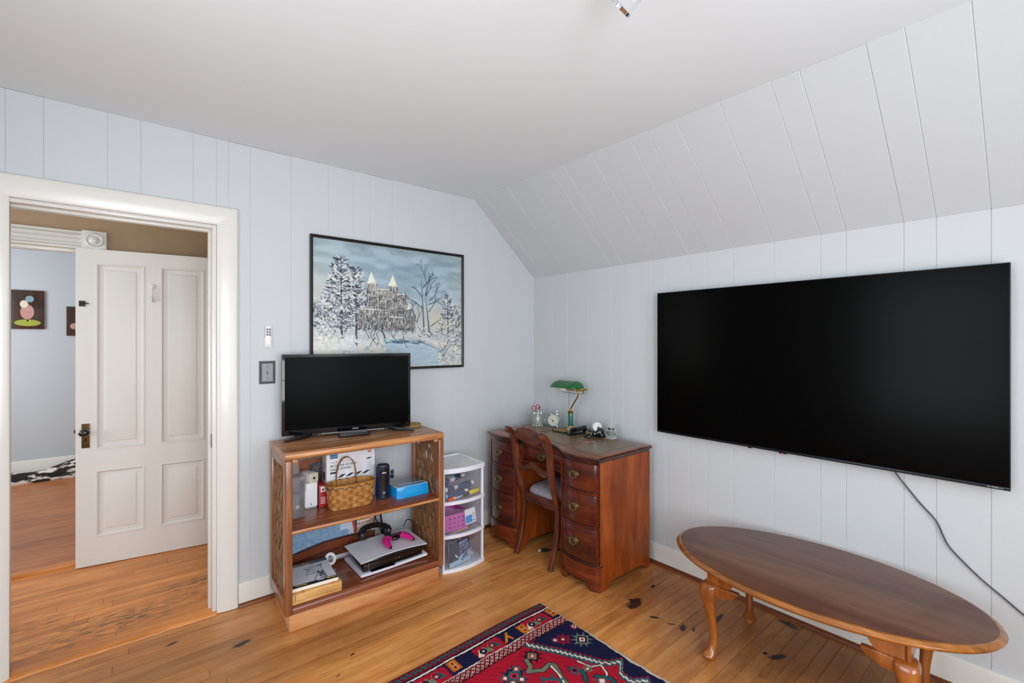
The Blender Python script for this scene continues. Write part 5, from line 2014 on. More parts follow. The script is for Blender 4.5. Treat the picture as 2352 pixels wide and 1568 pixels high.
for k in range(4):
    MB().box(0.030, 0.120 + .01 * (k % 2), -0.0004, 0.002, 0.024 + k * .008, 0.026 + k * .008).build('text_line', plain('teal_print', (60, 190, 226), .4) if k == 0 else bpy.data.materials['teal_print'], PK)

# --- printed board standing behind the bookcase
def print_board():
    W_, H_ = 240, 250
    r = Raster(W_, H_, (118, 60, 34), 6)
    rd = random.Random(5)
    u, v = r.xx / W_, r.yy / H_
    X = -1.965 + u * 0.565
    Z = 0.735 - v * 0.60
    n = r.noise(5, 5, 2)
    n2 = r.noise(30, 18, 4)
    r.a[:] = np.array((124, 64, 38)) / 255
    r.mix(np.clip(n2, 0, 1) * .5, (96, 46, 26))
    cur = np.interp(X, [-2.03, -1.90, -1.80, -1.72, -1.62, -1.52, -1.40], [.185, .207, .224, .236, .237, .234, .23])
    den = (Z > cur) & (Z < .48)
    r.mix(den.astype(np.float32), (146, 176, 204))
    r.mix((den * n * .8).astype(np.float32), (108, 146, 184))
    r.mix((den & (X > -1.62) & (n2 > .4)).astype(np.float32) * .8, (214, 222, 230))
    r.mix((np.abs(Z - cur) < .006).astype(np.float32) * .8, (44, 30, 34))
    for o_ in (.030, .038, .060):
        r.mix((np.abs(Z - cur * .8 - .022 + o_) < .0025).astype(np.float32) * (X < -1.62) * .8, (52, 24, 16))
    belt = (np.abs(X + 1.545 + (Z - .33) * .2) < .008) & (Z > cur)
    r.mix(belt.astype(np.float32), (206, 74, 56))
    r.mix(((np.abs(X + 1.528 + (Z - .33) * .2) < .010) & (Z > cur)).astype(np.float32), (46, 66, 96))
    hand = (X > -1.52) & (Z > cur) & (Z < .44)
    r.mix(hand.astype(np.float32), (228, 214, 206))
    r.mix((hand & (r.noise(26, 5, 8) > .62)).astype(np.float32) * .8, (170, 112, 84))
    # upper part: brown, a dark strap and grey rock
    up = Z > .48
    r.mix(up.astype(np.float32), (150, 84, 56))
    r.mix((up & (Z < .66)).astype(np.float32), (44, 34, 36))
    rock = up & (X > -1.80) & (Z < .71)
    r.mix(rock.astype(np.float32), (110, 104, 106))
    r.mix((rock & (r.noise(4, 9, 3) > .55)).astype(np.float32) * .8, (62, 56, 60))
    r.a += (r.nr.rand(H_, W_, 1).astype(np.float32) - .5) * .05
    return r


PB = thing('printed_board', 'large photo print of a jeans leg and brown leather standing behind the bookcase', 'photo print', (-1.6825, -0.040, 0.001))
MB().box(-0.2825, 0.2825, 0.0, 0.008, 0.0, 0.735).build('board', M_card, PB)
print_board().sheet('print', vcol('photo_print', .35, .4), PB, lambda u, v: (-0.2825 + u * .565, np.full_like(u, -0.0006), .735 - v * .60))

# --- wooden box with a sketch pad on it
M_pine = wood('pale_pine', (176, 122, 66), (214, 164, 100), (230, 188, 130), 0.45, 'X', 30, 10)
x, y, _ = cab(0.036, 0.016)
WB = thing('pine_box', 'shallow pine wooden box under the sketch pad', 'box', (x, y, ZB), RC)
MB().box(0, 0.236, 0, 0.25, 0.0, 0.0125).build('box_base', M_pine, WB, bevel=.001)
MB().box(0, 0.236, 0, 0.25, 0.0140, 0.050).build('box_lid', M_pine, WB, bevel=.0015)
MB().box(0.012, 0.014, -0.0004, 0.002, 0.015, 0.049).build('corner_joint', M_print_dk, WB)
for xx_ in (.05, .19):
    MB().ball((xx_, .0, .053), .006, 10, 6, (1.2, 1, .6)).build('orange_tab', plain('orange_rubber', (216, 110, 50), .5), WB)
x, y, _ = cab(0.036, 0.036)
PAD = thing('sketch_pad', 'white sketch pad with a giraffe drawing on its cover', 'sketch pad', (x, y, ZB + 0.0525), R(-5))
MB().box(0, 0.220, 0, 0.268, 0.0, 0.017).build('pages', plain('paper_edge', (232, 226, 210), .8), PAD, bevel=.0008, segs=1)


def pad_cover():
    W_, H_ = 260, 316
    r = Raster(W_, H_, (208, 208, 216), 2)
    rd = random.Random(2)
    r.mix((r.yy < 44).astype(np.float32), (44, 54, 66))
    r.mix((r.yy > 278).astype(np.float32), (26, 26, 28))
    r.mix((r.xx < 16).astype(np.float32), (26, 26, 28))
    k = (34, 34, 38)

    def ln(pts, w=2, c=k):
        for a, b in zip(pts, pts[1:]):
            r.stroke(a[0], a[1], b[0], b[1], w, c)
    # giraffe head and neck in ink
    ln([(150, 62), (172, 58), (186, 70), (188, 92), (150, 92), (146, 76), (150, 62)], 2)
    ln([(104, 100), (120, 92), (150, 96), (188, 96), (214, 86), (206, 110), (198, 124)], 3)
    ln([(104, 100), (124, 114), (140, 112)], 4)
    ln([(206, 80), (190, 100), (204, 98), (216, 78)], 5)
    ln([(140, 112), (128, 140), (112, 160), (104, 178), (112, 192), (136, 188), (160, 176), (176, 160)], 2.5)
    ln([(176, 160), (168, 200), (150, 236), (134, 276)], 4)
    ln([(202, 124), (206, 170), (208, 220), (206, 276)], 2.5)
    for i in range(150):
        x_, y_ = rd.uniform(112, 202), rd.uniform(96, 190)
        if abs(x_ - 160) + abs(y_ - 140) < 75:
            a = rd.uniform(0, 6.3)
            r.stroke(x_, y_, x_ + 5 * math.cos(a), y_ + 5 * math.sin(a), rd.uniform(1, 2), k, .7)
    for i in range(34):
        x_, y_ = rd.uniform(172, 204), rd.uniform(165, 270)
        r.ell(x_, y_, rd.uniform(4, 10), rd.uniform(3, 7), k, .85)
    r.mix(((r.xx > 150) & (r.xx < 186) & (r.yy > 276) & (r.yy < 292)).astype(np.float32), (226, 226, 226))
    for q in range(9):
        r.stroke(154 + q * 3.4, 279, 154 + q * 3.4, 288, 1.2, (40, 40, 40))
    for q in range(5):
        r.stroke(3, 150 + q * 24, 10, 150 + q * 24, 3, (210, 210, 210))
    return r


pad_cover().sheet('cover', vcol('pad_cover_print', .35, .4), PAD, lambda u, v: (u * .220, .268 - v * .268, np.full_like(u, .0174)))
M_gold = plain('gold_print', (206, 152, 74), .5)
text('Sketch Pad', 0.029, M_gold, PAD, (0.003, 0.237, 0.0177), (0, 0, 0), bold=.0004)
for k in range(8):
    MB().box(0.128 + k * .0105, 0.135 + k * .0105, 0.245, 0.256 - .003 * (k % 2), .0172, .0178).build('dim_print_mark', plain('dim_print', (96, 92, 88), .5) if k == 0 else bpy.data.materials['dim_print'], PAD)
text('100 Sheets', 0.0125, plain('yellow_print', (226, 186, 40), .5), PAD, (0.020, 0.016, 0.0177), (0, 0, 0), bold=.0003)
text('ARTEZA', 0.0125, bpy.data.materials['yellow_print'], PAD, (0.168, 0.016, 0.0177), (0, 0, 0), bold=.0003)

x, y, _ = cab(0.300, 0.318)
TP = thing('tape_roll', 'white ring of tape leaning behind the sketch pad', 'tape', (x, y, ZB + .040), rot=(R(62), 0, R(14)))
MB().loft([[(ra * math.cos(2 * math.pi * i / 36), ra * math.sin(2 * math.pi * i / 36), h) for i in range(36)] for ra, h in ((.018, -.006), (.034, -.006), (.035, 0), (.034, .006), (.018, .006), (.017, 0), (.018, -.006))], False, False).build('tape_ring', plain('white_tape', (228, 228, 232), .5), TP)

# --- games console lying flat: two white plates round a black body
x, y, _ = cab(0.388, 0.060)
PS = thing('games_console', 'white games console with a black middle lying flat on the bottom board', 'games console', (x, y, ZB), R(-1.5))
M_psw = plain('white_console_plate', (216, 216, 226), 0.4)
M_psb = plain('gloss_console_black', (10, 10, 14), 0.12, coat=.3)
MB().box(0.016, 0.376, 0.014, 0.250, 0.022, 0.084).build('console_body', M_psb, PS, bevel=.010, segs=3)


def plate(zf, thick, name, sgn):
    n, k = 22, 10
    top, bot = [], []
    for j in range(k + 1):
        v_ = j / k
        rowt, rowb = [], []
        for i in range(n + 1):
            u_ = i / n
            xx_ = u_ * 0.398
            yy_ = 0.0 + v_ * 0.265 + 0.010 * math.sin(u_ * math.pi) * (1 - v_)
            z_ = zf(u_, v_)
            rowt.append((xx_, yy_, z_ + thick))
            rowb.append((xx_, yy_, z_))
        top.append(rowt)
        bot.append(rowb)
    m = MB()
    for grid, flip in ((top, False), (bot, True)):
        vs = [[m.bm.verts.new(p_) for p_ in row] for row in grid]
        for j in range(k):
            for i in range(n):
                m.bm.faces.new((vs[j][i], vs[j][i + 1], vs[j + 1][i + 1], vs[j + 1][i]))
        if not flip:
            tv = vs
    bvs = vs
    rim = [(0, i) for i in range(n)] + [(j, n) for j in range(k)] + [(k, i) for i in range(n, 0, -1)] + [(j, 0) for j in range(k, 0, -1)]
    for a, b in zip(rim, rim[1:] + rim[:1]):
        m.bm.faces.new((tv[a[0]][a[1]], tv[b[0]][b[1]], bvs[b[0]][b[1]], bvs[a[0]][a[1]]))
    return m.build(name, M_psw, PS, smooth=40)


plate(lambda u, v: 0.086 + 0.012 * (1 - u) ** 2 * (1 - v) * 0 + 0.010 * (1 - v) * (.5 - u) * 0 + 0.008 * math.cos((u - .55) * 3.0) - .004 * (1 - v), 0.004, 'top_plate', 1)
plate(lambda u, v: 0.004 + 0.012 * (1 - math.cos((u - .35) * 2.6)) * (1 - v * .5) , 0.014, 'bottom_plate', -1)
MB().box(0.060, 0.200, 0.006, 0.030, 0.0195, 0.0225).build('disc_slot', M_psb, PS)
MB().box(0.045, 0.0465, 0.0130, 0.016, 0.03, 0.07).build('seam_light', plain('grey_seam', (120, 122, 130), .3), PS)
for xx_ in (0.200, 0.222):
    MB().box(xx_, xx_ + .010, 0.0130, 0.0160, 0.050, 0.0535).build('front_port', plain('port_grey', (90, 92, 98), .4) if xx_ < .21 else bpy.data.materials['port_grey'], PS)

# --- pink controller on the console
M_pink = plain('magenta_plastic', (208, 30, 126), 0.4)
x, y, _ = cab(0.630, 0.168)
CT_ = thing('game_controller', 'magenta game controller with black centre resting on the white console', 'game controller', (x, y, ZB + 0.106), R(6))
sh_ = MB()
for sg in (-1, 1):
    P = cat([(sg * 0.030, 0.018, 0.020), (sg * 0.052, 0.014, 0.021), (sg * 0.066, -0.010, 0.019), (sg * 0.073, -0.040, 0.015), (sg * 0.076, -0.064, 0.011)], 4)
    rr_ = cat([(a, 0, 0) for a in (.019, .022, .0205, .017, .0125)], 4)
    sh_.tube(P, [a[0] for a in rr_], 14, sx=.82, sy=1.0)
    sh_.ball((sg * 0.076, -0.066, 0.0108), 0.0122)
    sh_.ball((sg * 0.052, 0.016, 0.021), 0.0225, sc=(1.1, 1, .75))
sh_.ball((0, 0.014, 0.021), 0.03, sc=(1.6, .75, .55))
so = sh_.build('shell', M_pink, CT_)
md = so.modifiers.new('r', 'REMESH')
md.mode = 'VOXEL'
md.voxel_size = 0.0022
md.use_smooth_shade = True
MB().ball((0, -0.004, 0.024), 0.03, 20, 12, (1.0, .62, .48)).build('centre_panel', M_psb, CT_)
MB().box(-0.026, 0.026, 0.008, 0.030, 0.028, 0.0385).build('touch_pad', M_psb, CT_, bevel=.004)
for sg in (-1, 1):
    MB().lathe([(0.004, 0), (.004, .006), (.009, .008), (.0095, .011), (.007, .0105), (0, .009)], 18, (sg * 0.024, -0.010, 0.036)).build('thumb_stick', M_psb, CT_)
    MB().ball((sg * 0.0762, -0.0745, 0.0108), 0.0095, 12, 8, (1, .7, 1)).build('grip_tip', M_psb, CT_)
    MB().box(sg * .048 - .012, sg * .048 + .012, 0.030, 0.041, 0.020, 0.032).build('trigger', M_psb, CT_, bevel=.004)
    for a in range(4):
        MB().lathe([(0.0036, 0), (.0036, .002), (0, .0026)], 10, (sg * 0.050 + .009 * math.cos(a * math.pi / 2), 0.014 + .009 * math.sin(a * math.pi / 2), 0.0365)).build('button', plain('pink_button', (222, 96, 160), .35) if (sg < 0 and a == 0) else bpy.data.materials['pink_button'], CT_)

# --- black headset behind the controller
M_hs = plain('worn_black_plastic', (34, 30, 30), 0.3, spec=.6, var=.4, vscale=30)
x, y, _ = cab(0.548, 0.262)
HS = thing('headset', 'worn black headset lying on the back of the console', 'headset', (x, y, ZB + 0.118), rot=(R(-52), 0, R(-12)))
bn = MB()
path = [(0.085 * math.cos(a), 0.010 * math.sin(a), 0.030 + 0.058 * math.sin(a)) for a in [math.pi * i / 20 for i in range(21)]]
bn.sweep(path, [(-.005, -.016), (.005, -.016), (.006, 0), (.005, .016), (-.005, .016)], 1.0, up=(0, 1, 0))
bn.build('head_band', M_hs, HS, smooth=40)
for sg in (-1, 1):
    c_ = MB().lathe([(0.0, -.012), (.026, -.012), (.032, -.006), (.033, .004), (.028, .012), (0, .014)], 24, (sg * 0.078, 0, 0.032), axis='X').build('ear_cup', M_hs, HS)
    MB().tube([(sg * 0.062, 0.024 * math.cos(a / 20 * 2 * math.pi), 0.032 + 0.024 * math.sin(a / 20 * 2 * math.pi)) for a in range(20)], 0.008, 8, closed=True).build('ear_pad', plain('black_leatherette', (18, 16, 16), .5) if sg < 0 else bpy.data.materials['black_leatherette'], c_)

# --- cables
M_cab = plain('black_cable', (14, 14, 15), 0.45)


def cable(pts, r_, label, mat=M_cab):
    o = MB().tube(cat(pts, 5), r_, 8).build('cable', mat)
    tag(o, label, 'cable', 'cables behind the bookcase')
    return o


cable([(-1.435, -0.055, 0.905), (-1.430, -0.050, 0.80), (-1.440, -0.045, 0.66), (-1.430, -0.043, 0.52), (-1.436, -0.046, 0.40), (-1.40, -0.052, 0.30), (-1.36, -0.055, 0.20), (-1.33, -0.057, 0.147)], .0032, 'black cable hanging behind the speaker from the small television')
cable([(-1.405, -0.070, 0.905), (-1.415, -0.062, 0.78), (-1.45, -0.058, 0.66), (-1.415, -0.060, 0.52), (-1.395, -0.064, 0.38), (-1.42, -0.060, 0.27), (-1.47, -0.066, 0.22), (-1.50, -0.070, 0.20)], .0030, 'black cable crossing another behind the speaker and headset')
cable([(-1.372, -0.050, 0.52), (-1.368, -0.048, 0.43), (-1.37, -0.052, 0.34), (-1.36, -0.055, 0.25), (-1.35, -0.060, 0.15)], .0065, 'thick black cable hanging below the middle shelf beside the headset')
cable([(-1.235, -0.105, 0.225), (-1.215, -0.11, 0.262), (-1.205, -0.16, 0.268), (-1.208, -0.20, 0.235), (-1.212, -0.205, 0.18), (-1.228, -0.185, 0.150), (-1.245, -0.17, 0.170)], .0032, 'black cable looping at the right end of the console')

# ================================================================== things on the desk
ZD = 0.7670
# --- banker's lamp
M_gbr = plain('polished_brass', (196, 150, 66), 0.18, 1.0)
M_marb = plain('green_marble', (52, 104, 92), 0.2, var=.45, vscale=70, coat=.5)
LAMP = thing('bankers_lamp', 'brass desk lamp with green glass shade and green marble column', 'lamp', (-0.135, -0.540, ZD))
MB().box(-0.120, 0.030, -0.052, 0.072, 0.0, 0.010).build('lamp_base', plain('dark_green_base', (36, 58, 52), .3), LAMP, bevel=.003)
MB().box(-0.118, -0.030, -0.050, 0.070, 0.010, 0.0125).build('base_plate', plain('old_gold_plate', (170, 128, 52), .38, .75, var=.2, vscale=40), LAMP, bevel=.001)
MB().lathe([(0.030, 0.010), (0.031, 0.014), (0.026, 0.020), (0.024, 0.024), (0.020, 0.028), (0.019, 0.034)], 28).build('column_foot', M_gbr, LAMP)
MB().lathe([(0.0185, 0.032), (0.0190, 0.035), (0.0190, 0.128), (0.0185, 0.131)], 28).build('column', M_marb, LAMP)
MB().lathe([(0.0200, 0.128), (0.0225, 0.131), (0.0225, 0.137), (0.018, 0.141), (0.010, 0.145), (0.008, 0.150), (0.010, 0.153), (0.009, 0.158), (0.006, 0.162), (0.0, 0.163)], 28).build('column_cap', M_gbr, LAMP)
arm = cat([(0, 0, 0.158), (0.0, -0.012, 0.176), (0.0, -0.040, 0.214), (0.0, -0.066, 0.250), (0.0, -0.074, 0.276), (0.0, -0.074, 0.300)], 5)
MB().tube(arm, 0.0052, 12).build('arm', M_gbr, LAMP)
# shade: a trough, open underneath, closed by rounded ends; long axis along y
SHD = bpy.data.objects.new('tmp', None)
sh2 = MB()
N, K = 40, 18
yl, yr_ = 0.186, -0.098
outer, inner = [], []
for i in range(N + 1):
    t = i / N
    y = yl + (yr_ - yl) * t
    e1 = min(1, t / .34)
    e2 = min(1, (1 - t) / .16)
    e = math.sqrt(max(0, 1 - (1 - e1) ** 2)) * math.sqrt(max(0, 1 - (1 - e2) ** 2))
    rad = 0.012 + 0.050 * e
    zc = 0.316
    ro_, ri_ = [], []
    for j in range(K + 1):
        a = R(-32) + R(202) * j / K
        ro_.append((rad * 1.12 * math.cos(a), y, zc - .018 + (0.064 * e + .006) * math.sin(a) * .92))
        ri_.append((rad * 1.06 * math.cos(a), y, zc - .018 + (0.060 * e + .004) * math.sin(a) * .92))
    outer.append(ro_)
    inner.append(ri_)
sh2.loft(outer, closed=False)
M_green = plain('green_glass', (8, 92, 40), 0.16, coat=.5)
shade = sh2.build('lamp_shade', M_green, LAMP, smooth=60)
sh3 = MB()
sh3.loft(inner, closed=False)
sh3.build('shade_lining', plain('white_glass', (226, 230, 226), .3), shade, smooth=60)
for sx_ in (-1,):
    MB().tube(cat([(-0.040, -0.094, 0.300), (-0.040, -0.120, 0.306), (-0.020, -0.140, 0.312), (0.016, -0.140, 0.312), (0.040, -0.122, 0.306), (0.040, -0.094, 0.300)], 5), 0.0040, 10).build('tilt_bow', M_gbr, LAMP)
for x_ in (-.040, .040):
    MB().lathe([(.008, 0), (.009, -.003), (.006, -.008), (0, -.010)], 14, (x_, -.088, .300), axis='Y').build('finial', M_gbr, LAMP)
MB().cyl((0, -0.09, 0.300), (0, 0.03, 0.302), 0.010, .012).build('bulb_socket', M_gbr, LAMP)
MB().ball((0, 0.075, 0.300), 0.024, 16, 10, (1, 1.4, 1)).build('bulb', plain('frosted_bulb', (232, 230, 224), .3), LAMP)
MB().tube([(0.004, 0.020, 0.290), (0.004, 0.022, 0.20), (0.004, 0.021, 0.165)], 0.0010, 6).build('pull_chain', M_print_dk, LAMP)

# --- cat mug with scissors
M_mug = plain('grey_green_glaze', (148, 156, 150), 0.12, coat=.6, var=.18, vscale=18)
M_mugl = plain('pale_glaze', (208, 210, 204), 0.12, coat=.6)
MUG = thing('cat_mug', 'grey glazed mug shaped like a cat beside the alarm clock', 'mug', (-0.190, -0.248, ZD), R(-40))
N = 32
rings = []
for r_, z in ((0.030, 0.0), (0.036, .003), (0.040, .012), (0.0425, .030), (0.0425, .048), (0.040, .066), (0.0385, .074), (0.0385, .080), (0.0395, .096), (0.0395, .108), (0.0380, .109), (0.0365, .106), (0.0365, .02), (0.0, .015)):
    rings.append([((r_ + (.0016 * math.cos(7 * 2 * math.pi * i / N) if z < .045 and r_ > .03 else 0)) * math.cos(2 * math.pi * i / N), (r_ + (.0016 * math.cos(7 * 2 * math.pi * i / N) if z < .045 and r_ > .03 else 0)) * math.sin(2 * math.pi * i / N), z) for i in range(N)])
MB().loft(rings).build('mug_body', M_mug, MUG, smooth=60)
for sg in (-1, 1):
    MB().loft([[(sg * .022 - .012, -.034, .094), (sg * .022 + .012, -.034, .094), (sg * .022 + .012, -.026, .094), (sg * .022 - .012, -.026, .094)], [(sg * .027 - .002, -.037, .116), (sg * .027 + .002, -.037, .116), (sg * .027 + .002, -.034, .116), (sg * .027 - .002, -.034, .116)]]).build('ear', M_mugl, MUG, bevel=.001)
    MB().ball((sg * .013, -.0375, .094), .005, 10, 6, (1.3, .4, .8)).build('eye', plain('brown_glaze_line', (96, 96, 90), .2) if sg < 0 else bpy.data.materials['brown_glaze_line'], MUG)
MB().ball((0, -.040, .084), .009, 14, 8, (1.2, .6, .9)).build('muzzle', M_mugl, MUG)
MB().ball((0, -.045, .088), .0028, 10, 6).build('nose', M_print_dk, MUG)
for k in range(4):
    a = R(-90 + (k - 1.5) * 40)
    MB().ball((.036 * math.cos(a), .036 * math.sin(a), .006), .008, 12, 8, (1, 1, .75)).build('paw', M_mugl, MUG)
MB().tube(cat([(.036, .006, .098), (.052, .010, .106), (.068, .012, .098), (.072, .012, .076), (.064, .011, .052), (.054, .009, .036), (.050, .008, .026)], 5), .0052, 10).build('tail_handle', plain('shiny_grey_glaze', (150, 156, 166), .1, coat=.8), MUG)
SC = thing('scissors', 'scissors with red ring handles standing in the cat mug', 'scissors', (-0.190, -0.248, ZD + .017), rot=(R(6), R(-6), R(-40)))
for sg in (-1, 1):
    h_ = MB().tube([(sg * .017 + .0135 * math.cos(a / 20 * 2 * math.pi), 0, .122 + .020 * math.sin(a / 20 * 2 * math.pi) + (.004 if sg > 0 else 0)) for a in range(20)], .0032, 8, closed=True)
    h_.build('handle_ring', plain('red_plastic', (178, 34, 40), .3) if sg < 0 else bpy.data.materials['red_plastic'], SC)
    MB().hexa([(sg * .010 - .004, -.001, .102), (sg * .010 + .004, -.001, .102), (sg * .010 + .004, .001, .102), (sg * .010 - .004, .001, .102), (-sg * .004 - .004, -.001, .0), (-sg * .004 + .002, -.001, .0), (-sg * .004 + .002, .001, .0), (-sg * .004 - .004, .001, .0)]).build('blade', plain('steel', (160, 162, 166), .25, 1.0) if sg < 0 else bpy.data.materials['steel'], SC)
PN = thing('pen', 'dark green pen standing in the cat mug behind the scissors', 'pen', (-0.186, -0.242, ZD + .017), rot=(R(-6), R(8), R(-30)))
MB().lathe([(.003, 0), (.0042, .004), (.0042, .125), (.003, .128), (0, .129)], 12).build('pen_barrel', plain('dark_green_plastic', (26, 44, 42), .3), PN)
MB().box(.0040, .0055, -.0012, .0012, .095, .124).build('pen_clip', M_print_dk, PN)
ER = thing('white_eraser_pen', 'white tube standing among the scissors in the cat mug', 'tube', (-0.196, -0.252, ZD + .017), rot=(R(4), R(3), 0))
MB().lathe([(.006, 0), (.0065, .004), (.0065, .098), (.004, .104), (.004, .110), (0, .111)], 14).build('tube_body', M_wplast, ER)

# --- twin bell alarm clock
M_mint = plain('mint_enamel', (168, 204, 194), 0.25, coat=.4)
M_chr = plain('chrome', (206, 208, 212), 0.08, 1.0)
CL = thing('alarm_clock', 'mint green twin-bell alarm clock beside the lamp', 'alarm clock', (-0.132, -0.368, ZD), R(-62))
zc = 0.054
MB().lathe([(0.0, .030), (.036, .030), (.042, .025), (.043, .016), (.043, -.020), (.0425, -.023), (.038, -.0225), (.036, -.018), (0, -.018)], 36, (0, 0, zc), axis='Y').build('clock_case', M_mint, CL)
dial = MB().lathe([(.0365, -.0178), (.0365, -.0186), (0, -.0186)], 36, (0, 0, zc), axis='Y').build('dial', plain('cream_dial', (216, 208, 190), .5, var=.1, vscale=60), CL)
for k in range(12):
    a = math.pi * 2 * k / 12
    MB().box(-.0012, .0012, -.0005, .0003, -.0032, .0032).build('hour_mark', M_print_dk, dial, loc=(.029 * math.sin(a), -.0188, zc + .029 * math.cos(a)), rot=(0, a, 0))
for a, l, w in ((R(-52), .024, .0014), (R(-150), .015, .0020), (R(168), .016, .0012)):
    MB().box(-w, w, -.0004, .0004, -.003, l).build('clock_hand', M_print_dk if l > .015 else M_blk, dial, loc=(0, -.0200, zc), rot=(0, a, 0))
for sg in (-1, 1):
    b_ = MB().lathe([(.0, .014), (.006, .0135), (.013, .010), (.0175, .003), (.0185, -.002), (.0170, -.002), (.0, .006)], 22)
    b_.build('bell', M_chr, CL, loc=(sg * .026, .002, zc + .048), rot=(0, R(sg * 32), 0))
    MB().cyl((sg * .018, .002, zc + .036), (sg * .024, .002, zc + .047), .0022).build('bell_post', M_chr, CL)
    MB().tube([(sg * .020, -.002, zc - .036), (sg * .029, -.004, .0)], [.004, .003], 10).build('clock_foot', M_chr, CL)
MB().tube(cat([(-.026, .002, zc + .062), (-.018, .002, zc + .074), (0, .002, zc + .079), (.018, .002, zc + .074), (.026, .002, zc + .062)], 5), .0018, 8).build('carry_handle', M_chr, CL)
MB().box(-.002, .002, .0, .004, zc + .043, zc + .060).build('hammer', M_chr, CL)

# --- stapler
ST = thing('stapler', 'black desk stapler lying between the lamp base and the cat dispenser', 'stapler', (-0.262, -0.648, ZD), R(-94))
MB().box(-.020, .020, -.010, .160, 0, .010).build('stapler_base', M_blk, ST, bevel=.004)
MB().hexa([(-.009, -.006, .014), (.009, -.006, .014), (.009, .150, .022), (-.009, .150, .022), (-.009, -.006, .024), (.009, -.006, .024), (.009, .150, .034), (-.009, .150, .034)]).build('magazine', plain('dark_steel', (70, 72, 76), .25, .9), ST, bevel=.001)
MB().hexa([(-.013, -.008, .024), (.013, -.008, .024), (.013, .156, .034), (-.013, .156, .034), (-.011, -.004, .046), (.011, -.004, .046), (.011, .152, .054), (-.011, .152, .054)]).build('stapler_arm', M_gls, ST, bevel=.004, segs=3)
MB().box(-.014, .014, -.0095, -.0065, .012, .050).build('nose_plate', M_chr, ST, bevel=.001)
MB().box(-.012, .012, .135, .158, .008, .036).build('hinge_block', M_blk, ST, bevel=.002)

# --- crouching cat tape dispenser
M_catb = plain('black_gloss_ceramic', (10, 10, 12), 0.06, coat=.8)
KT = thing('cat_tape_dispenser', 'glossy black cat-shaped tape dispenser holding a white tape roll', 'tape dispenser', (-0.185, -0.790, ZD), R(-112))
kb = MB()
kb.ball((0, .050, .030), .034, 20, 14, (1.0, 1.05, 1.0))
kb.ball((0, .015, .022), .026, 18, 12, (1.0, 1.3, .85))
kb.ball((0, -.022, .028), .0265, 20, 14, (1.1, .95, .95))
for sg in (-1, 1):
    kb.tube([(sg * .018, -.012, .016), (sg * .022, -.036, .009), (sg * .020, -.050, .007)], [.011, .009, .008], 12)
    kb.ball((sg * .020, -.050, .007), .0085)
    kb.ball((sg * .026, .060, .014), .016, sc=(.8, 1.3, .9))
    kb.tube([(sg * .014, -.018, .046), (sg * .019, -.016, .060)], [.009, .0015], 10)
kb.tube(cat([(0, .080, .014), (.022, .088, .010), (.036, .070, .009), (.034, .040, .008)], 4), .0065, 10)
ko = kb.build('cat_body', M_catb, KT)
md = ko.modifiers.new('r', 'REMESH')
md.mode = 'VOXEL'
md.voxel_size = 0.0020
md.use_smooth_shade = True
for sg in (-1, 1):
    e_ = MB().ball((sg * .0115, -.044, .034), .0058, 14, 10, (1, .6, 1)).build('eye', plain('yellow_eye', (214, 168, 44), .2) if sg < 0 else bpy.data.materials['yellow_eye'], KT)
    MB().ball((sg * .0118, -.0472, .034), .0026, 10, 6, (.7, .5, 1)).build('pupil', M_knob, e_)
MB().ball((0, -.047, .024), .0045, 10, 6, (1.2, .7, .8)).build('nose', plain('grey_nose', (150, 152, 160), .2), KT)
MB().lathe([(0.0, -.010), (.030, -.010), (.032, -.009), (.032, .009), (.030, .010), (0, .010)], 32, (0, .030, .066), axis='X').build('tape_roll', plain('frosted_tape', (226, 226, 222), .5), KT)
for sg in (-1, 1):
    MB().tube([(sg * .014, .040, .040), (sg * .015, .032, .070)], [.010, .006], 10).build('roll_arm', M_catb, KT)

# --- silver pagoda
M_sil = plain('silvered_metal', (224, 226, 228), 0.22, .7, bump=.6, bscale=160)
M_sild = plain('dark_panel_metal', (52, 54, 58), .5, .4)  # dark grey metal for the small side panels
PG = thing('silver_pagoda', 'small square silver pagoda box with embossed sides on the desk', 'ornament', (-0.135, -0.905, ZD), R(-8))
def sq(h, z, cz=0.0):
    return [(-h, -h, z), (h, -h, z), (h, h, z), (-h, h, z)]
MB().loft([sq(.026, 0), sq(.027, .004), sq(.023, .006), sq(.0255, .010), sq(.022, .013)]).build('pagoda_base', M_sil, PG, smooth=20)
MB().loft([sq(.022, .013), sq(.028, .017), sq(.0305, .021), sq(.024, .020)]).build('lower_eave', M_sil, PG, smooth=20)
MB().loft([sq(.024, .020), sq(.0255, .048), sq(.0265, .052)]).build('pagoda_body', M_sil, PG, smooth=20)
for k in range(4):
    a = k * math.pi / 2
    pn_ = MB()
    pn_.box(-.016, .016, -.0262, -.0240, .025, .046)
    po = pn_.build('recess_panel', M_sild, PG, rot=(0, 0, a))
    for q in range(4):
        MB().ball((-.010 + q * .0068, -.0264, .0355 + (.004 if q % 2 else -.004)), .0038, 8, 6, (1, .35, 1.3)).build('emboss', M_sil, po)
MB().loft([sq(.0275, .052), sq(.0285, .054), sq(.018, .058)]).build('upper_eave', M_sil, PG, smooth=20)
MB().loft([sq(.0165, .058), sq(.0175, .074), sq(.020, .077), sq(.006, .084)]).build('upper_storey', M_sil, PG, smooth=20)
for k in range(4):
    MB().box(-.010, .010, -.0182, -.016, .061, .072).build('recess_panel', M_sild, PG, rot=(0, 0, k * math.pi / 2))
MB().lathe([(.006, .083), (.004, .087), (.006, .090), (.003, .094), (.0015, .100), (0, .101)], 14).build('finial', M_sil, PG)

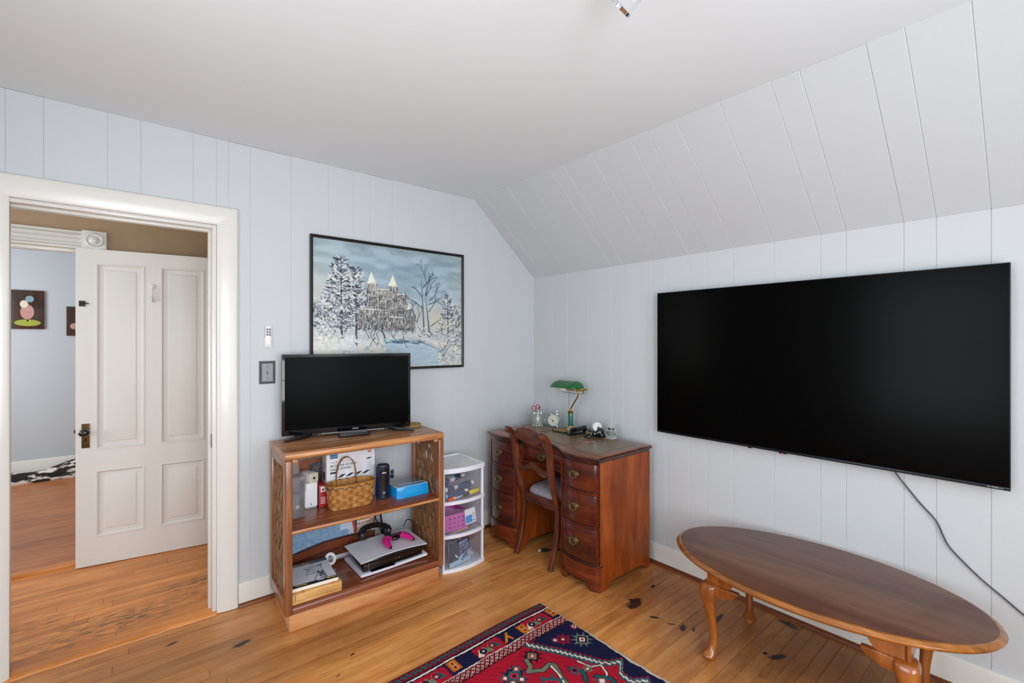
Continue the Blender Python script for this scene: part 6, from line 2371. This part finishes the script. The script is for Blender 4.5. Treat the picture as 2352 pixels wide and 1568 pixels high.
# --- cord with a plug under the desk
pc = thing('plug_cord', 'black power plug lying on the floor under the desk', 'plug', (-0.45, -0.60, 0.0))
MB().tube(cat([(-0.020, 0.018, .010), (.01, .0, .012), (.04, -.02, .010), (.10, -.055, .006), (.20, -.10, .005), (.33, -.12, .005)], 4), [.010 if i < 6 else .004 for i in range(21)], 10).build('plug_cable', M_blk, pc)
MB().box(-0.036, -0.018, 0.016, 0.030, .006, .016).build('plug_tip', plain('plug_white', (196, 190, 180), .5), pc, rot=(0, 0, 0))

# ================================================================== plastic drawer tower
M_pl = plain('white_plastic_frame', (228, 230, 238), 0.35)
M_clr = clear('frosted_clear_plastic', (226, 226, 240), 0.10, .15)
M_side = clear('milky_side_plastic', (236, 236, 248), 0.28, .3)
TW = thing('drawer_tower', 'white plastic three-drawer tower with clear bowed drawers beside the bookcase', 'drawer tower', (-0.975, -0.270, 0), R(-3))
hw_, y0_, y1_ = 0.148, -0.150, 0.160


def rim(z0, z1, e, name, mat, solid=True, bul=.030):
    n = 16
    def outl(e_):
        f = [(-(hw_ + e_) + 2 * (hw_ + e_) * i / n, y0_ - e_ - bul * (1 - (2 * i / n - 1) ** 2)) for i in range(n + 1)]
        return f + [(hw_ + e_, y1_ + e_), (-(hw_ + e_), y1_ + e_)]
    m = MB()
    o = outl(e)
    if solid:
        m.loft([[(x_, y_, z0) for x_, y_ in o], [(x_, y_, z1) for x_, y_ in o]])
    else:
        i_ = outl(e - .014)
        m.loft([[(x_, y_, z0) for x_, y_ in o], [(x_, y_, z1) for x_, y_ in o], [(x_, y_, z1) for x_, y_ in i_], [(x_, y_, z0) for x_, y_ in i_], [(x_, y_, z0) for x_, y_ in o]], False, False)
    return m.build(name, mat, TW, bevel=0.0, smooth=40)


rim(0.0, 0.022, .003, 'base_ledge', M_pl)
rim(0.208, 0.228, .003, 'ledge', M_pl, False)
rim(0.413, 0.433, .003, 'ledge', M_pl, False)
rim(0.606, 0.634, .004, 'top_frame', M_pl, False)
MB().box(-hw_ + .008, hw_ - .008, y0_ + .006, y1_ - .008, 0.622, 0.628).build('top_sheet', plain('translucent_top', (214, 214, 214), .5), TW)
for sx_ in (-1, 1):
    for yy2 in (y0_ + .006, y1_ - .012):
        MB().box(sx_ * hw_ - (.014 if sx_ > 0 else 0), sx_ * hw_ + (.014 if sx_ < 0 else 0), yy2 - .006, yy2 + .012, .02, .61).build('corner_post', M_pl, TW, bevel=.003)
    MB().box(sx_ * (hw_ - .002) - .001, sx_ * (hw_ - .002) + .001, y0_ + .01, y1_ - .01, .022, .606).build('side_sheet', M_side, TW)
MB().box(-hw_ + .01, hw_ - .01, y1_ - .004, y1_ - .002, .022, .606).build('back_sheet', M_side, TW)


def tub(z0, z1):
    """clear drawer with a dipped, bowed front"""
    d = bpy.data.objects.new
    n = 16
    rings = []
    w = hw_ - .018
    for i in range(n + 1):
        t = -1 + 2 * i / n
        y = y0_ + .004 - .030 * (1 - t * t)
        zt = z1 - .050 * math.cos(t * math.pi / 2) ** 1.0 * .75
        rings.append([(t * w, y, z0), (t * w, y, zt), (t * w, y + .002, zt), (t * w, y + .002, z0)])
    m = MB().loft(rings)
    for sx_ in (-1, 1):
        m.box(sx_ * w - .001, sx_ * w + .001, y0_ + .004, y1_ - .02, z0, z1 - .006)
    m.box(-w, w, y1_ - .022, y1_ - .020, z0, z1 - .006)
    m.box(-w, w, y0_ - .014, y1_ - .02, z0, z0 + .002)
    m.build('drawer', M_clr, TW, smooth=40)


tub(0.023, 0.205)
tub(0.229, 0.410)
tub(0.434, 0.604)


def tw(x, y, z):
    c, s_ = math.cos(R(-3)), math.sin(R(-3))
    return (-0.975 + x * c - y * s_, -0.270 + x * s_ + y * c, z)


def bottle(x, y, z, rz, length, rad, rgb, cap, label, tilt=0, name='paint_bottle', caprgb=None):
    t = thing(name, label, 'bottle', tw(x, y, z + rad), rot=(0, R(90 - tilt), R(rz)), group='paint bottles in the top drawer')
    k = 'plastic_%d_%d_%d' % rgb
    mt = bpy.data.materials.get(k) or plain(k, rgb, .3)
    MB().lathe([(0, 0), (rad * .95, 0), (rad, .003), (rad, length * .7), (rad * .6, length * .78), (rad * .55, length * .8)], 18).build('bottle_body', mt, t)
    MB().lathe([(rad * .62, length * .78), (rad * .62, length), (rad * .5, length * 1.02), (0, length * 1.02)], 18).build('cap', M_wplast, t)
    MB().lathe([(rad * 1.01, length * .15), (rad * 1.015, length * .2), (rad * 1.015, length * .58), (rad * 1.01, length * .6)], 18).build('bottle_label', bpy.data.materials.get('navy_label') or plain('navy_label', (46, 62, 96), .4), t)
    return t


bottle(-0.07, -0.140, 0.442, 12, .12, .020, (50, 66, 92), 1, 'navy paint bottle with a white cap lying in the top drawer')
bottle(-0.11, -0.095, 0.470, 6, .12, .016, (226, 230, 236), 1, 'white paint bottle with teal label lying in the top drawer')
bottle(0.000, -0.105, 0.470, 14, .12, .022, (44, 74, 92), 1, 'dark teal paint bottle lying highest in the top drawer')
bottle(-0.11, -0.050, 0.506, 4, .10, .018, (198, 176, 200), 1, 'lilac paint bottle with a white cap in the top drawer')
bottle(-0.02, -0.030, 0.510, 12, .11, .018, (150, 190, 150), 1, 'pale green paint bottle in the top drawer')
bottle(-0.12, -0.120, 0.440, -4, .10, .016, (120, 176, 190), 1, 'pale teal paint bottle lying lowest in the top drawer')
bottle(0.020, -0.040, 0.440, 30, .10, .018, (230, 226, 232), 1, 'plain white paint bottle at the back of the top drawer')
bottle(-0.04, 0.010, 0.440, 60, .10, .019, (96, 110, 150), 1, 'slate blue paint bottle at the back of the top drawer')
for (x_, y_, z_, rz_, rgb, caprgb, lb) in ((-.075, -.150, .4375, 14, (240, 232, 226), (232, 92, 40), 'white marker with an orange cap in the top drawer'),
                                         (0.045, -.128, .440, 10, (240, 220, 40), (50, 56, 66), 'broad yellow highlighter in the top drawer')):
    mk = thing('marker_pen', lb, 'marker', tw(x_, y_, z_ + .009), rot=(0, R(90), R(rz_)), group='markers in the top drawer')
    k = 'plastic_%d_%d_%d' % rgb
    rr2 = .009 if rgb[2] > 100 else .014
    MB().lathe([(0, 0), (rr2, 0), (rr2, .09), (rr2 * .8, .094), (0, .095)], 14).build('barrel', bpy.data.materials.get(k) or plain(k, rgb, .35), mk)
    MB().lathe([(0, -.045), (rr2 * .8, -.044), (rr2 * 1.05, -.03), (rr2 * 1.05, .0), (0, .0)], 14).build('cap', plain('cap_%d_%d_%d' % caprgb, caprgb, .35), mk)
# middle drawer: magenta perforated basket, card, brush
MBK = thing('magenta_basket', 'magenta plastic basket with round holes in the middle drawer', 'basket', tw(-0.04, -0.04, 0.2325), R(-3))
M_mag = plain('magenta_basket_plastic', (196, 78, 168), .35)
def hollow(w0, w1, d0, d1, h, t=.003):
    def rc(w, d, z):
        return [(-w, -d, z), (w, -d, z), (w, d, z), (-w, d, z)]
    return MB().loft([rc(w0, d0, 0), rc(w1, d1, h), rc(w1 - t, d1 - t, h), rc(w0 - t, d0 - t, t)])
hollow(.080, .088, .085, .092, .105).build('basket_tub', M_mag, MBK, smooth=20)
for i in range(4):
    for j in range(3):
        MB().lathe([(.006, .0), (.006, -.0012), (0, -.0012)], 12, (-.045 + i * .03, -.0868 - j * .0018, .025 + j * .027), axis='Y').build('round_hole', plain('hole_dark', (70, 26, 66), .6) if (i + j) == 0 else bpy.data.materials['hole_dark'], MBK)
CRD = thing('label_card', 'white and blue printed card leaning in the middle drawer', 'card', tw(0.055, -0.148, 0.262), rot=(R(-8), 0, R(8)))
MB().box(-.045, .045, 0, .002, 0, .090).build('card', M_card, CRD)
MB().box(-.042, .012, -.0006, .0, .006, .052).build('blue_block', plain('card_blue', (20, 140, 220), .4), CRD)
for k in range(5):
    MB().box(.016, .040, -.0005, 0, .030 + k * .007, .033 + k * .007).build('text_line', bpy.data.materials['grey_text'], CRD)
for k in range(7):
    MB().box(.018 + k * .003, .0195 + k * .003, -.0005, 0, .010, .020).build('barcode_bar', M_print_dk, CRD)
BRU = thing('paint_brush', 'thin wooden paint brush lying in the middle drawer', 'paint brush', tw(-0.10, -0.160, 0.2345), rot=(0, R(90), R(10)))
MB().lathe([(.0012, 0), (.003, .06), (.0034, .13), (.003, .150)], 10).build('brush_handle', M_pine, BRU)
MB().lathe([(.0036, .148), (.0038, .168), (.003, .186), (0, .188)], 10).build('ferrule', M_gbr, BRU)
# bottom drawer: dark art card, papers
ART = thing('art_card', 'dark blue picture card with a pale misty landscape in the bottom drawer', 'card', tw(-0.022, -0.146, 0.0275), rot=(R(-7), 0, R(8)))


def art():
    r = Raster(60, 60, (30, 34, 48), 3)
    u, v = r.xx / 60, r.yy / 60
    r.mix(((u > .50) & (u < .92) & (v > .05)).astype(np.float32), (126, 138, 178))
    r.mix((v > .80 - .25 * u).astype(np.float32), (150, 182, 200))
    r.mix(((v > .55) & (u < .2 + .3 * v) & (v < .8)).astype(np.float32), (24, 26, 34))
    rd = random.Random(1)
    for i in range(26):
        x_, y_ = rd.uniform(38, 56), rd.uniform(10, 50)
        r.stroke(x_, y_, x_ - 8, y_ + 5, 2, (22, 24, 34))
    r.stroke(18, 34, 22, 40, 4, (196, 214, 220))
    return r


MB().box(-.085, .085, 0, .002, 0, .140).build('card_stock', M_card, ART)
art().sheet('picture', vcol('card_print', .4, .4), ART, lambda u, v: (-.085 + u * .170, np.full_like(u, -.0005), .140 - v * .140))
for k in range(3):
    pp2 = MB().box(-.05, .05, -.06, .06, 0, .006).build('paper_pad', plain('paper_%d' % k, ((226, 220, 210), (196, 150, 176), (210, 214, 222))[k], .8), None)
    pp2.location = tw(0.060, -0.02 + k * .012, 0.0255 + k * .0062)
    pp2.rotation_euler = (0, 0, R(8 + k * 9))
    tag(pp2, ['cream paper pad at the bottom of the lowest drawer', 'pink paper pad between two others in the lowest drawer', 'pale grey paper pad topmost in the lowest drawer'][k], 'paper pad', 'paper pads in the lowest drawer')

# ================================================================== ceiling spot light
SPT = thing('ceiling_spotlight', 'chrome ceiling spotlight with a clear glass cylinder shade', 'ceiling light', (-1.5595, -2.161, H))
MB().lathe([(0.055, 0), (.055, -.012), (.05, -.022), (0, -.024)], 28).build('canopy', M_chr, SPT)
MB().tube([(0, 0, -.02), (0, 0, -.062)], .008, 10).build('stem', M_chr, SPT)
ax = Vector((-0.0092, 0.0859, -0.0583)).normalized()
hx = bpy.data.objects.new('spot_head', None)
def along(d):
    v_ = Vector((0, 0, -.065)) + ax * d
    return tuple(v_)
MB().tube([along(-.02), along(.045)], .022, 20).build('lamp_holder', M_chr, SPT)
gl = MB()
M_glassc = clear('clear_glass_shade', (226, 228, 230), 0.22, .03)
n = 28
e1 = ax.orthogonal().normalized()
e2 = ax.cross(e1)
def circ(d, r_):
    c_ = Vector((0, 0, -.065)) + ax * d
    return [tuple(c_ + (e1 * math.cos(2 * math.pi * i / n) + e2 * math.sin(2 * math.pi * i / n)) * r_) for i in range(n)]
gl.loft([circ(.03, .034), circ(.125, .034), circ(.125, .0325), circ(.03, .0325), circ(.03, .034)], False, False)
gl.build('glass_shade', M_glassc, SPT)
MB().loft([circ(.125, .0350), circ(.134, .0350), circ(.134, .0285), circ(.125, .0285), circ(.125, .0350)], False, False).build('chrome_rim', M_chr, SPT)
MB().loft([circ(.045, .010), circ(.06, .022), circ(.085, .026), circ(.10, .022), circ(.106, .001)]).build('bulb', bpy.data.materials['frosted_bulb'], SPT)

# ================================================================== far room: plaques and hide rug
def plaque(x0, x1, z0, z1, label, deco):
    p_ = thing('wooden_plaque', label, 'plaque', ((x0 + x1) / 2, 3.899, (z0 + z1) / 2), group='plaques in the far room')
    hw2, hh = (x1 - x0) / 2, (z1 - z0) / 2
    MB().box(-hw2, hw2, -.018, 0, -hh, hh).build('board', wood('dark_plaque_wood', (34, 18, 10), (58, 32, 18), (104, 62, 30), .35, 'Z', 9, 4) if deco else bpy.data.materials['dark_plaque_wood'], p_, bevel=.002)
    if deco:
        MB().lathe([(1, 0), (1, -.0012), (0, -.0012)], 28, (0.0, -.018, -hh * .68), sx=hh * .17, sy=hw2 * .8, axis='Y').build('green_oval', plain('olive_paint', (158, 164, 62), .5), p_)
        MB().lathe([(1, 0), (1, -.0012), (0, -.0012)], 28, (-hw2 * .02, -.0185, -hh * .12), sx=hh * .38, sy=hw2 * .42, axis='Y').build('pink_bloom', plain('dusty_pink_paint', (190, 142, 136), .5, var=.3, vscale=30), p_)
        MB().lathe([(1, 0), (1, -.0012), (0, -.0012)], 28, (-hw2 * .22, -.0190, hh * .28), sx=hh * .20, sy=hw2 * .24, axis='Y').build('cream_bloom', plain('cream_paint', (222, 210, 184), .5), p_)
        MB().lathe([(1, 0), (1, -.0012), (0, -.0012)], 28, (hw2 * .12, -.0190, hh * .55), sx=hh * .17, sy=hw2 * .26, axis='Y').build('blue_bloom', plain('grey_blue_paint', (132, 156, 170), .5), p_)
        MB().prism([(-.006, -hh * .6), (.006, -hh * .6), (.010, hh * .3), (.002, hh * .3)], -.0192, -.018, 'Y').build('stem', bpy.data.materials['olive_paint'], p_)
    else:
        MB().lathe([(1, 0), (1, -.0012), (0, -.0012)], 28, (-hw2 * .45, -.0185, -hh * .35), sx=hh * .2, sy=hw2 * .3, axis='Y').build('pink_bloom', bpy.data.materials['dusty_pink_paint'], p_)
    return p_


plaque(-3.475, -3.240, 1.535, 1.925, 'dark wooden plaque painted with pale blooms over a green oval in the far room', True)
plaque(-3.075, -2.86, 1.47, 1.775, 'dark wooden plaque mostly hidden behind the open hall door', False)


def hide():
    m_, nt, b = _new('black_white_fur')
    tc = nt.nodes.new('ShaderNodeTexCoord')
    mp = nt.nodes.new('ShaderNodeMapping')
    mp.inputs['Scale'].default_value = (5, 8, 16)
    n = nt.nodes.new('ShaderNodeTexNoise')
    n.inputs['Scale'].default_value = 1.6
    n.inputs['Detail'].default_value = 4
    rp = nt.nodes.new('ShaderNodeValToRGB')
    rp.color_ramp.elements[0].position = .50
    rp.color_ramp.elements[0].color = lin((30, 24, 22))
    rp.color_ramp.elements[1].position = .58
    rp.color_ramp.elements[1].color = lin((216, 204, 196))
    nt.links.new(tc.outputs['Object'], mp.inputs['Vector'])
    nt.links.new(mp.outputs[0], n.inputs['Vector'])
    nt.links.new(n.outputs['Fac'], rp.inputs['Fac'])
    nt.links.new(rp.outputs['Color'], b.inputs['Base Color'])
    b.inputs['Roughness'].default_value = .95
    n2 = nt.nodes.new('ShaderNodeTexNoise')
    n2.inputs['Scale'].default_value = 260
    bp = nt.nodes.new('ShaderNodeBump')
    bp.inputs['Strength'].default_value = .9
    nt.links.new(tc.outputs['Object'], n2.inputs['Vector'])
    nt.links.new(n2.outputs['Fac'], bp.inputs['Height'])
    nt.links.new(bp.outputs['Normal'], b.inputs['Normal'])
    return m_


m = MB()
rings = []
for i in range(41):
    t = i / 40
    x_ = -4.0 + 1.5 * t
    hgt = 0.095 + 0.03 * math.sin(t * 9) + 0.12 * max(0, math.sin((t - .42) * 3.4)) ** 1.5
    e = math.sqrt(max(.0004, 1 - (2 * t - 1) ** 6))
    ring = []
    for j in range(15):
        a = math.pi * j / 14
        wob = 1 + .08 * math.sin(t * 40 + j * 1.3) + .05 * math.sin(t * 90 + j * 2.1)
        ring.append((x_, 3.76 - .13 * math.cos(a) * e * wob, .031 + max(0, hgt * math.sin(a) * e * wob)))
    rings.append(ring)
m.loft(rings)
hd = m.build('fur_throw', hide())
tag(hd, 'black and white fur throw heaped against the far room wall', 'throw')
